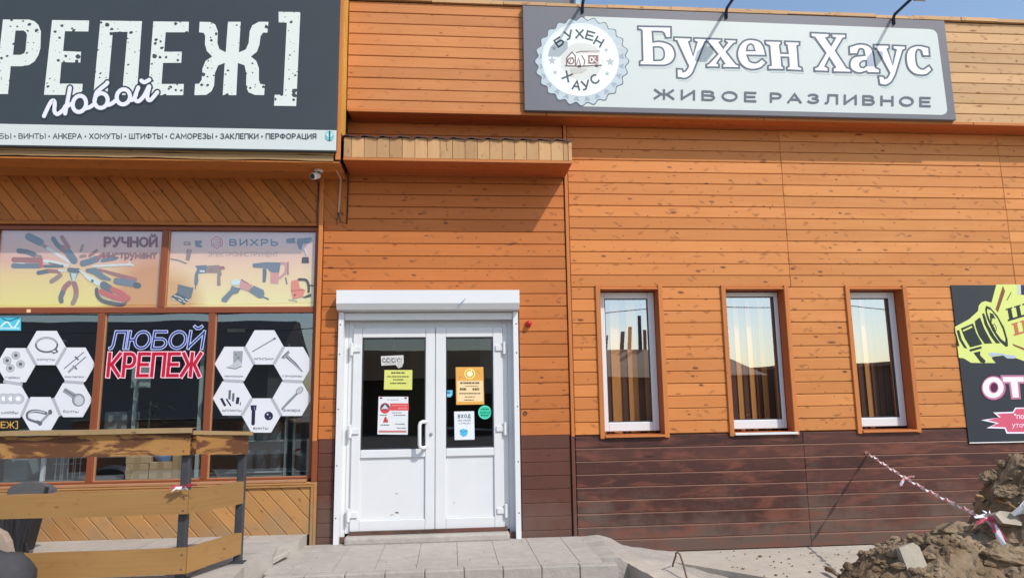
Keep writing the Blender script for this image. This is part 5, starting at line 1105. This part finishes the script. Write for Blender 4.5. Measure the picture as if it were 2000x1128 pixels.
plank('rail_board', Vector((Lx, -1.75, 0)), K+Vector((.0, 0, 0)), .576, .738, .042, m_rail, .575, .745); plank('rail_board', Vector((Lx, -1.75, 0)), K+Vector((.010, 0, 0)), .150, .326, .042, m_rail, .155, .333)
plank('rail_board', Vector((Lx, -1.75, 0)), K+Vector((-.006, 0, 0)), 1.000, 1.158, .040, m_rail_bark)
plank('rail_board', K+Vector((.004, .006, 0)), E, .577, .742, .042, m_rail, .565, .742); plank('rail_board', K+Vector((.018, .006, 0)), E, .157, .330, .042, m_rail, .172, .338); plank('rail_board', K+Vector((.036, .01, 0)), E+Vector((.02, 0, 0)), 1.003, 1.145, .040, m_rail_bark, .958, 1.108)
def slab(name, pts, z0, z1, mat, dirv, z1b=None):
    m = MB(); n_ = len(pts); o = random.random()*13; B = lambda p: (p[0]*dirv[0]+p[1]*dirv[1]+o, -p[0]*dirv[1]+p[1]*dirv[0], .4); zt = [z1+((z1b or z1)-z1)*(i in (1, 2)) for i in range(n_)]
    m.face([(p[0], p[1], zt[i]) for i, p in enumerate(pts)], 0, [B(p) for p in pts]); m.face([(p[0], p[1], zt[i]-(z1-z0)) for i, p in enumerate(pts)], 0, [B(p) for p in pts])
    for i in range(n_): a, b = pts[i], pts[(i+1) % n_]; j = (i+1) % n_; m.face([(*a, zt[i]-z1+z0), (*b, zt[j]-z1+z0), (*b, zt[j]), (*a, zt[i])], 0, [B(a), B(b), B(b), B(a)])
    return m.build(name, mat, bf, .004)
m_hand = wood('weathered_handrail', (.42, .30, .15), (.32, .21, .10), (.14, .08, .04), .5, .2)
hr = MB(); o = 3.3; pr = []
for i in range(60):
    xx = Lx+(K.x+.02-Lx)*i/59; pr.append((xx, -1.79+.016*noise.fractal(Vector((xx*3, 2, 0)), 1, 2, 3), 1.163+.006*noise.noise(Vector((xx*2.4, 5, 0)))))
for (xa, ya, za), (xb, yb, zb) in zip(pr, pr[1:]):
    bcs = lambda x_, y_: (x_+o, y_, .4)
    for z_ in (0, .032): hr.face([(xa, ya, za+z_), (xb, yb, zb+z_), (xb, -1.62, zb+z_), (xa, -1.62, za+z_)], 0, [bcs(xa, 0), bcs(xb, 0), bcs(xb, .17), bcs(xa, .17)])
    hr.face([(xa, ya, za), (xb, yb, zb), (xb, yb, zb+.032), (xa, ya, za+.032)], 0, [bcs(xa, 0), bcs(xb, 0), bcs(xb, .03), bcs(xa, .03)])
hr.build('handrail', m_hand, bf)
slab('handrail', [(K.x+.025, K.y-.035), (E.x+.06, E.y-.02), (E.x-.12, E.y+.05), (K.x-.10, K.y+.10)], 1.150, 1.180, m_hand, (.4, .9), 1.142)
def post(x0, y0, w_, z0, z1, lab=None):
    m = MB(); m.box(x0-w_/2, x0+w_/2, y0-w_/2, y0+w_/2, z0, z1); o = m.build('post', m_steel, bf, .006); m2 = MB(); m2.box(x0-w_*.9, x0+w_*.9, y0-w_*.9, y0+w_*.9, z0, z0+.008); m2.build('base_plate', m_steel, o)
post(-1.985, -1.672, .062, .10, 1.16); post(-1.720, -1.175, .062, .10, 1.13); post(-3.9, -1.672, .062, .10, 1.16)
for zz, xx in ((.70, -1.965), (.60, -1.965), (.29, -1.955), (.19, -1.955), (1.12, -1.985), (1.03, -1.985)): m = MB(); m.lathe((xx, -1.7515, zz), [(0, .006), (-.003, .005)], 8); m.build('screw', m_steel, bf)

# ================================================================== WARNING TAPE
def striped(name, a, b, lab=None):
    q = N(name); at_ = q.n('Attribute', attribute_name='bc'); x_, y_, r_ = q.sep(at_.outputs['Vector']); s_ = q.ma('FRACT', q.ma('MULTIPLY', x_, 9.0)); k = q.mr(s_, .48, .52)
    return q.fin(q.mix(k, a, b), .4, .4)
m_tape = striped('barrier_tape', (.66, .30, .29), (.78, .73, .72)); m_taper = plain('red_tape', (.50, .06, .10), .4, .25, 20.0); m_tapew = plain('white_tape', (.72, .74, .78), .4, .08, 20.0)
def ribbon3(mb, path, wd, mi=0, twist=0.0):
    P = [Vector(p) for p in path]; pr = None; s_ = 0
    for i, p in enumerate(P):
        d = (P[min(i+1, len(P)-1)]-P[max(i-1, 0)]).normalized(); u = d.cross(Vector((0, -1, .2))).normalized(); v = d.cross(u); t = twist*i; e = (u*math.cos(t)+v*math.sin(t))*wd/2
        if i: s_ += (p-P[i-1]).length
        cur = (p+e, p-e, s_)
        if pr: mb.face([pr[0], cur[0], cur[1], pr[1]], mi, [(pr[2], 0, .5), (cur[2], 0, .5), (cur[2], .02, .5), (pr[2], .02, .5)])
        pr = cur
m = MB(); c0 = Vector((-1.965, -1.78, .765))
for dx, dz, mi in ((-.10, .0, 0), (-.07, -.02, 1), (-.03, -.025, 1), (.03, .0, 0), (.07, .012, 0), (.11, .022, 0), (.05, -.015, 1)): e = c0+Vector((dx, -.02+random.uniform(-.01, .02), dz)); ribbon3(m, [c0, c0.lerp(e, .5)+Vector((0, -.02, .016)), e], .024, mi, .6)
tag(m.build('tape_knot', [m_taper, m_tapew]), 'scrap of red and white tape tied round the corner post of the barrier', 'tape')

# ================================================================== RIGHT FOREGROUND: BLOCK, SOIL HEAP
bk_ = thing('concrete_block', 'grey precast concrete block with a rusty lifting loop, beside the platform end', 'concrete block', (1.6, -1.6, -.4))
T0, T1, T2, T3 = atz(1213, 1091, -.055), atz(1284, 1093, -.055), atz(1420, 1150, -.10), atz(1318, 1150, -.10)
T2 = T1+(T2-T1)*1.8; T3 = T0+(T3-T0)*1.8
m = MB(); tops = [T0, T1, T2, T3]; rows = []
nu, nv = 10, 24
for j in range(nv+1):
    row = []
    for i in range(nu+1):
        p = T0.lerp(T1, i/nu).lerp(T3.lerp(T2, i/nu), j/nv); p = p+Vector((wob(p.y*3, p.x, .010 if i in (0, nu) else .002, 4), 0, wob(p.x, p.y, .007, 7))); row.append(m.vv(p))
    rows.append(row)
for j in range(nv):
    for i in range(nu): m.f.append([rows[j][i], rows[j][i+1], rows[j+1][i+1], rows[j+1][i]]); m.m.append(0)
for ring in ([rows[j][0] for j in range(nv+1)], [rows[j][nu] for j in range(nv+1)], rows[0], rows[nv]):
    for a, b in zip(ring, ring[1:]): A, B = m.v[a], m.v[b]; m.face([A, B, (B[0], B[1], -.45), (A[0], A[1], -.45)])
m.build('block', m_apron, bk_)
m = MB(); b0, b1 = atz(1314, 1102, -.055), atz(1342, 1130, -.075); tp = at(1323, 1079, (b0.y+b1.y)/2)
m.tube([b0-Vector((0, 0, .05)), b0, b0.lerp(tp, .75)+Vector((-.004, 0, .0)), tp+Vector((-.012, .004, -.002)), tp+Vector((.0, 0, .006)), tp+Vector((.018, -.006, -.008)), b1.lerp(tp, .6)+Vector((.012, 0, .01)), b1, b1-Vector((0, 0, .05))], .0075, 8)
m.build('lifting_loop', plain('rusty_rebar', (.13, .075, .055), .7, .3, 30.0), bk_, smooth=True)
lp = MB(); a_, b_, c_, d_ = atz(508, 1063, .03), atz(567, 1082, .035), atz(534, 1101, .015), atz(470, 1088, .012)
lp.hexa([a_, b_, c_, d_, a_+Vector((0, 0, .045)), b_+Vector((0, 0, .045)), c_+Vector((0, 0, .045)), d_+Vector((0, 0, .045))])
tag(lp.build('paving_slab', m_paving, None, .006), 'loose pale paving slab lying tilted on the broken step left of the door', 'paving slab')

m_soil = N('dug_soil'); q = m_soil; p = q.geo(); n1_ = q.noise(p, 7, 6, .7); n2_ = q.noise(p, 1.6, 3, .6); n3_ = q.noise(p, 38, 4, .7)
col = q.mix(q.mr(n1_, .35, .65), (.135, .088, .050), (.24, .166, .100)); col = q.mix(q.mr(n2_, .46, .64, 0.0, .8), col, (.39, .295, .195)); col = q.mix(q.mr(n3_, .56, .74, 0.0, .6), col, (.33, .27, .20)); q.bump(q.ma('ADD', n1_, q.ma('MULTIPLY', n3_, .6)), .8, .03); m_soil = q.fin(col, .95, .15)
SIL = [(2.15, -.22), (2.47, .05), (2.68, .19), (2.89, .34), (3.2, .40), (3.50, .42), (3.62, .50), (3.72, .70), (3.84, .86), (4.0, .95), (4.3, 1.05), (4.8, .9), (5.6, .4), (6.2, -.2)]
def sil(x_):
    for (a, za), (b, zb) in zip(SIL, SIL[1:]):
        if a <= x_ <= b: return za+(zb-za)*(x_-a)/(b-a)
    return -.5
def soilz(x_, y_):
    dy = y_+2.62; e = math.exp(-(dy/(.55 if dy > 0 else .95))**2); base = -.46
    z = base+(sil(x_)-base)*e
    nz = noise.fractal(Vector((x_*3.2, y_*3.2, 1.7)), .9, 2.1, 5)*.06 + abs(noise.noise(Vector((x_*7, y_*7, 4))))*.06 + noise.fractal(Vector((x_*16, y_*16, 8)), .8, 2, 3)*.018
    return z+nz*min(1, (z-base)*2.5)
m = MB(); gx, gy = 170, 130; idx = []
for i in range(gx+1):
    row = []
    for j in range(gy+1):
        x_ = 1.9+4.4*(i/gx); y_ = -4.4+3.2*(j/gy); z_ = soilz(x_, y_)
        row.append(m.vv((x_+.02*noise.noise(Vector((x_*9, y_*9, 2))), y_+.02*noise.noise(Vector((x_*9, y_*9, 6))), z_)))
    idx.append(row)
for i in range(gx):
    for j in range(gy): m.f.append([idx[i][j], idx[i+1][j], idx[i+1][j+1], idx[i][j+1]]); m.m.append(0)
def clod(mb, c, r, mi=0, sx=1.0, sy=1.0, sz=.8, seed=0.0, nlat=5, nlon=8):
    base = len(mb.v)
    for a in range(nlat+1):
        th_ = math.pi*a/nlat
        for b in range(nlon):
            ph = 2*math.pi*b/nlon; d = Vector((math.sin(th_)*math.cos(ph), math.sin(th_)*math.sin(ph), math.cos(th_))); k = r*(1+.38*noise.noise(d*1.6+Vector((seed, seed*.7, 0)))+.2*noise.noise(d*4+Vector((0, seed, 0)))+(.16*noise.noise(d*10+Vector((seed, 0, 0))) if nlat > 6 else 0))
            mb.vv(c+Vector((d.x*k*sx, d.y*k*sy, d.z*k*sz)))
    for a in range(nlat):
        for b in range(nlon): a0 = base+a*nlon+b; a1 = base+a*nlon+(b+1) % nlon; mb.f.append([a0, a1, a1+nlon, a0+nlon]); mb.m.append(mi)
for k in range(1500):
    x_, y_ = random.uniform(2.1, 4.9), random.uniform(-3.6, -2.1); r = random.choice((.008, .012, .012, .018, .028)) * random.uniform(.7, 1.4)
    if soilz(x_, y_) < -.35 and random.random() < .7: continue
    clod(m, Vector((x_, y_, soilz(x_, y_)+r*.25)), r, 0, random.uniform(.8, 1.6), random.uniform(.8, 1.4), random.uniform(.6, 1), k*.37)
tag(m.build('soil_heap', m_soil), 'heap of dug brown soil with clods at the lower right', 'soil', kind='stuff')
def onsoil(px, py, y0=-2.9):
    """point of the heap's near slope seen at a photo pixel"""
    best = None
    for k in range(220):
        y_ = -3.9+1.9*k/219; p = at(px, py, y_)
        if soilz(p.x, p.y) >= p.z: best = p; break
    return best or at(px, py, y0)
m_rub = concrete('rubble_concrete', (.34, .29, .22), (.44, .39, .31), bump=.6, sc=16.0)
def chunk(name, label, cat, pts, th, mat, dn=(0, 1, 0)):
    P = [onsoil(*p)+Vector((0, -.03, 0)) for p in pts]; d = Vector(dn).normalized()*th; m = MB(); n_ = len(P); c = sum(P, Vector())/n_
    Q = [p+d for p in P]; m.face(P); m.face(Q)
    for i in range(n_): j = (i+1) % n_; m.face([P[i], P[j], Q[j], Q[i]])
    return tag(m.build(name, mat, None, .008, seg=2), label, cat)
def flat_chunk(name, label, cat, px, Y, pts, th, mat):
    P = [at(*p, Y)+Vector((0, dy, 0)) for p, dy in pts]; m = MB(); n_ = len(P); Q = [p+Vector((.02, th, -.03)) for p in P]; m.face(P); m.face(Q)
    for i in range(n_): j = (i+1) % n_; m.face([P[i], P[j], Q[j], Q[i]])
    return tag(m.build(name, mat, None, .008, seg=2), label, cat)
c0 = onsoil(1790, 1095)
flat_chunk('concrete_fragment', 'flat pale concrete fragment standing upright in the soil', 'rubble', 0, c0.y-.06, [((1766, 1072), .05), ((1796, 1062), .06), ((1806, 1070), .05), ((1822, 1170), -.10), ((1778, 1170), -.10)], .11, m_rub)
c0 = onsoil(1970, 1012)
flat_chunk('concrete_fragment', 'long beige concrete fragment jutting from the soil near the right edge', 'rubble', 0, c0.y-.08, [((1944, 1003), 0), ((1965, 999), .05), ((2040, 1008), .05), ((2040, 1032), -.02), ((1998, 1026), -.02), ((1952, 1019), -.03)], .10, m_rub)
def stone(px, py, r, label, sx=1.3, sy=1.0, sz=.8, mat=None, seed=1.0, lift=.3):
    p = onsoil(px, py); m = MB(); clod(m, p+Vector((0, 0, r*lift)), r, 0, sx, sy, sz, seed, 18, 30); o = m.build('soil_clod', mat or m_soil, None)
    return tag(o, label, 'clod')
for (px, py, r, lab, sx, sy, sz, sd, lf) in ((1868, 1030, .085, 'dark crumbling clod half buried left of the tape knot', 1.7, .8, .7, 3.1, -.3), (1938, 935, .055, 'crumbly clod on the crest of the soil heap', 1.3, 1, .9, 5.2, .1), (1968, 1075, .12, 'broad dark clod in the lower right corner of the heap', 1.6, .8, .6, 7.7, -.4), (1972, 958, .07, 'dark overhanging clod below the crest at the right edge', 1.6, 1, .7, 9.3, -.1)): stone(px, py, r, lab, sx, sy, sz, None, sd, lf)
p = onsoil(1990, 995); m = MB()
for k in range(9): t = k*.5; ribbon3(m, [p+Vector((-.09+.02*k, -.05, -.02+.004*k)), p+Vector((-.05+.018*k, -.08-.01*(k % 2), .03+.01*(k % 3))), p+Vector((.0+.016*k, -.05, .055+.006*k))], .03, 0, .3)
tag(m.build('wrapper', m_tapew), 'crumpled white wrapper on the soil at the right edge', 'litter')
for (x0, y0, x1, y1, lab) in ((1898, 968, 1916, 977, 'short pale stick poking out of the heap above the tape'), (1938, 978, 1984, 998, 'thin dry twig lying above the beige concrete fragment'), (1610, 1110, 1634, 1124, 'short dark root lying on the apron at the foot of the heap')):
    a_, b_ = (onsoil(x0, y0), onsoil(x1, y1)) if x0 > 1700 else (atz(x0, y0, -.16), atz(x1, y1, -.16)); m = MB(); m.tube([a_+Vector((0, -.04, .01)), a_.lerp(b_, .5)+Vector((0, -.05, .02)), b_+Vector((0, -.04, .005))], [.009, .008, .006] if x0 > 1700 else [.022, .02, .012], 7)
    tag(m.build('stick', m_raw if x0 > 1700 else m_soil, smooth=True), lab, 'stick')

TA, TB = at(1697, 885, -.03), at(1922, 1010, onsoil(1927, 1016).y-.12)
m = MB(); n_ = 60; pth = [TA.lerp(TB, k/n_)-Vector((0, 0, .035*math.sin(math.pi*k/n_))) for k in range(n_+1)]; pth = [TA+Vector((-.035, .012, .01)), TA+Vector((-.012, .0, .012))]+pth
ribbon3(m, pth, .034, 0, .9); km = pth[2+26]
ribbon3(m, [km, km+Vector((-.04, -.02, -.012)), km+Vector((-.07, -.02, -.05)), km+Vector((-.075, -.03, -.065))], .026, 0, .5); ribbon3(m, [km, km+Vector((.03, -.02, .016)), km+Vector((.065, -.02, .012))], .024, 0, .5)
tag(m.build('warning_tape', m_tape), 'twisted red and white warning tape strung from the brown plinth to the soil heap', 'warning tape')
m = MB(); c0 = TB
for k, (dx, dy, dz, mi) in enumerate(((-.09, -.03, .01, 1), (-.085, -.04, -.03, 0), (.06, -.06, -.03, 0), (.10, -.05, -.045, 0), (.02, -.09, -.12, 1), (.035, -.11, -.17, 1), (.06, -.09, -.15, 0), (.0, -.08, -.08, 0), (-.02, -.02, .05, 1), (.02, -.03, .045, 1))):
    e = c0+Vector((dx, dy, dz)); ribbon3(m, [c0+Vector((0, -.01, 0)), c0.lerp(e, .45)+Vector((0, -.03, .015)), e], .030 if abs(dz) > .09 else .02, mi, .4)
m.lathe(tuple(c0), [(.02, .018), (0, .026), (-.02, .018)], 10, 1); tag(m.build('tape_knot', [m_taper, m_tapew]), 'knotted tail of red and white tape tied on the soil heap', 'tape')

gv = MB()
for k in range(260):
    t = random.random(); x_ = random.uniform(2.5, 5.5); y_ = -2.0*random.random()**1.0; r = random.choice((.004, .005, .007, .011))*random.uniform(.7, 1.5)
    if x_ < 2.45 and y_ < -.9: continue
    z_ = -.186 if x_ > 2.4 else rampz(max(x_, 1.3), y_)
    if x_ > 2.2 and random.random() > math.exp(-(abs(soilz(x_, y_)+.19))*1.2): continue
    clod(gv, Vector((x_, y_, z_+r*.4)), r, 0, random.uniform(.8, 1.5), 1, .7, k*.91)
for k in range(50): r = random.choice((.0025, .003, .0045)); clod(gv, Vector((random.uniform(-1.45, 1.25), random.uniform(-1.2, -.06), .001)), r, 0, 1.3, 1, .6, k*.7)
tag(gv.build('gravel', m_soil), 'scattered soil crumbs on the apron and paving', 'gravel', kind='stuff')

# ================================================================== LEFT FOREGROUND
ct = thing('covered_cart', 'black cloth-sided cart with grey domed cover behind the plank barrier', 'cart', (-3.9, -.8, .1))
Yc = -.75; TL, TR, BR_, BL_ = at(-60, 985, Yc), at(74, 975, Yc), at(45, 1078, Yc), at(-35, 1078, Yc)
m_cloth = plain('black_cloth', (.022, .020, .022), .75, .3, 10.0, bump=.4); m_grey = plain('grey_fabric', (.10, .10, .104), .7, .15, 12.0, bump=.3)
m = MB(); nu, nv = 24, 8; rr = []
for j in range(nv+1):
    row = []
    for i in range(nu+1): p = TL.lerp(TR, i/nu).lerp(BL_.lerp(BR_, i/nu), j/nv); row.append(m.vv(p+Vector((0, .02*noise.noise(Vector((i*.9, j*.15, 0))), 0))))
    rr.append(row)
for j in range(nv):
    for i in range(nu): m.f.append([rr[j][i], rr[j][i+1], rr[j+1][i+1], rr[j+1][i]]); m.m.append(0)
b_ = Vector((0, .16, 0))
for (A, B) in ((TL, TR), (TR, BR_), (BR_, BL_), (BL_, TL)): m.face([A, B, B+b_, A+b_])
m.face([TL+b_, TR+b_, BR_+b_, BL_+b_]); m.build('cloth_body', m_cloth, ct)
m = MB(); D0, D1 = at(10, 962, Yc), at(92, 958, Yc); cx, rx = (D0.x+D1.x)/2, (D1.x-D0.x)/2; zt = at(50, 941, Yc).z; zb = D0.z-.02; nu, nv = 16, 10
rr = [[m.vv((cx-rx*math.cos(math.pi*i/nu), Yc+.02+.14*j/nv, zb+(zt-zb)*math.sin(math.pi*i/nu)**.7*(1-.25*(j/nv)**2))) for i in range(nu+1)] for j in range(nv+1)]
for j in range(nv):
    for i in range(nu): m.f.append([rr[j][i], rr[j][i+1], rr[j+1][i+1], rr[j+1][i]]); m.m.append(0)
m.face([m.v[k] for k in rr[0]]); m.build('cover', m_grey, ct, smooth=False)
m = MB(); m.tube([at(92, 950, Yc), at(90, 962, Yc), TR], .016, 8); m.build('hinge', m_plastic_b, ct)
for px0, px1 in ((50, 57), (-40, -42)): m = MB(); a_ = at(px0, 1058, Yc); b_ = at(px1, 1082, Yc); m.tube([a_, Vector((b_.x, b_.y, .10))], .012, 8); m.build('leg', m_plastic_b, ct)
bg_ = thing('bag', 'dark grey bag with pale piping and a beige flap in the bottom left corner', 'bag', (-3, -2.2, .1)); Yb = -2.1
c0 = at(-8, 1128, Yb); m = MB(); nlat, nlon = 14, 24; base = len(m.v)
for a_ in range(nlat+1):
    t = math.pi*a_/nlat
    for k in range(nlon):
        ph = 2*math.pi*k/nlon; d = Vector((math.sin(t)*math.cos(ph), math.sin(t)*math.sin(ph), math.cos(t))); r = 1+.10*noise.noise(d*2.2+Vector((3, 1, 0)))+.03*noise.noise(d*7); m.vv(c0+Vector((d.x*.235*r, d.y*.19*r, d.z*.205*r-.02)))
for a_ in range(nlat):
    for k in range(nlon): a0 = base+a_*nlon+k; a1 = base+a_*nlon+(k+1) % nlon; m.f.append([a0, a1, a1+nlon, a0+nlon]); m.m.append(0)
m.build('body', plain('charcoal_fabric', (.05, .048, .052), .75, .25, 14.0, bump=.3), bg_, smooth=True)
m = MB()
for off in (.0, .05): m.tube([c0+Vector((-.16+off, -.165, .07)), c0+Vector((-.04+off, -.20, .055-off)), c0+Vector((.06+off, -.19, -.01-off)), c0+Vector((.13+off, -.17, -.10))], .007, 6)
m.build('piping', m_tapew, bg_, smooth=True)
m = MB(); 
pp = [at(-20, 1030, Yb), at(3, 1042, Yb), at(12, 1058, Yb), at(17, 1082, Yb), at(12, 1092, Yb), at(-20, 1096, Yb)]; qq = [p+Vector((0, .07, 0)) for p in pp]; m.face(pp); m.face(qq)
for i in range(6): j = (i+1) % 6; m.face([pp[i], pp[j], qq[j], qq[i]])
m.build('flap', plain('beige_canvas', (.34, .26, .20), .8, .2, 18.0), bg_, .012, seg=3)

# ================================================================== ACROSS THE STREET (seen in the window reflections)
ob = thing('street_building', 'low tan building with posts on its roof across the street', 'building', (6, -32, -.45))
m_tan = plain('tan_wall', (.13, .075, .045), .8, .1, .8); m_rust = plain('rust_roof', (.27, .165, .085), .8, .1, .5)
m = MB(); m.box(-6, 17.6, -40, -32, -.45, 2.5); m.build('wall', m_tan, ob); m = MB(); m.hexa([(-6.5, -40.4, 2.5), (18.3, -40.4, 2.5), (18.3, -31.4, 2.5), (-6.5, -31.4, 2.5), (-6.5, -36.5, 4.5), (16.6, -36.5, 4.2), (16.6, -35.5, 4.2), (-6.5, -35.5, 4.5)]); m.build('roof', m_rust, ob)
for px_, hh in ((9.4, 5.2), (10.0, 5.3), (11.0, 5.5), (11.45, 5.8), (12.1, 6.6), (12.4, 5.6)): m = MB(); m.tube([(px_, -36, 4.0), (px_+.08, -36, hh)], .06 if hh < 5.5 else .12, 6); m.build('post', m_steel, ob)
ob = thing('street_building', 'brown shed with a flat roof across the street, farther right', 'building', (33, -30, -.45))
m = MB(); m.box(18.9, 48, -38, -30, -.45, 2.9); m.build('wall', plain('brown_wall', (.12, .07, .045), .8, .15, .6), ob); m = MB(); m.box(18.7, 48.3, -38.3, -29.6, 2.9, 3.1); m.build('roof', m_rust, ob)
ob = thing('street_building', 'grey gabled building across the street opposite the hardware shop', 'building', (-22, -28, -.45))
m = MB(); m.box(-34, -9, -36, -28, -.45, 3.4); m.build('wall', plain('grey_wall', (.17, .165, .16), .8, .1, .8), ob); m = MB(); m.hexa([(-34.5, -36.5, 3.4), (-8.5, -36.5, 3.4), (-8.5, -27.5, 3.4), (-34.5, -27.5, 3.4), (-34.5, -32.5, 5.8), (-8.5, -32.5, 5.8), (-8.5, -31.5, 5.8), (-34.5, -31.5, 5.8)]); m.build('roof', plain('dark_roof', (.07, .065, .065), .7, .2, .5), ob)
for k, (px_, py_) in enumerate(((11.3, -24.0), (17.5, -24.0), (-27, -22.0))):
    t = thing('utility_pole', ('dark timber utility pole across the street, nearest the middle window', 'far utility pole across the street toward the right', 'utility pole across the street opposite the hardware shop')[k], 'utility pole', (px_, py_, -.45), 'utility poles across the street')
    m = MB(); m.tube([(px_, py_, -.45), (px_, py_, 7.4)], [.14, .10], 10); m.build('shaft', m_raw, t); m = MB(); m.box(px_-.9, px_+.9, py_-.05, py_+.05, 6.7, 6.82); m.build('crossarm', m_raw, t)
for k, zz in enumerate((6.85, 6.4, 5.6)):
    m = MB()
    for a_, b_ in ((-40, 11.3), (11.3, 17.5), (17.5, 60)): m.tube([(a_+(b_-a_)*i/12, -24+.3*k, zz-1.2*(1-(2*i/12-1)**2)*min(1, abs(b_-a_)/40)) for i in range(13)], .02, 5)
    tag(m.build('overhead_wire', m_steel), ('top overhead wire across the street', 'middle overhead wire across the street', 'lowest overhead wire across the street')[k], 'wire', 'overhead wires across the street')
bpy.context.view_layer.update()
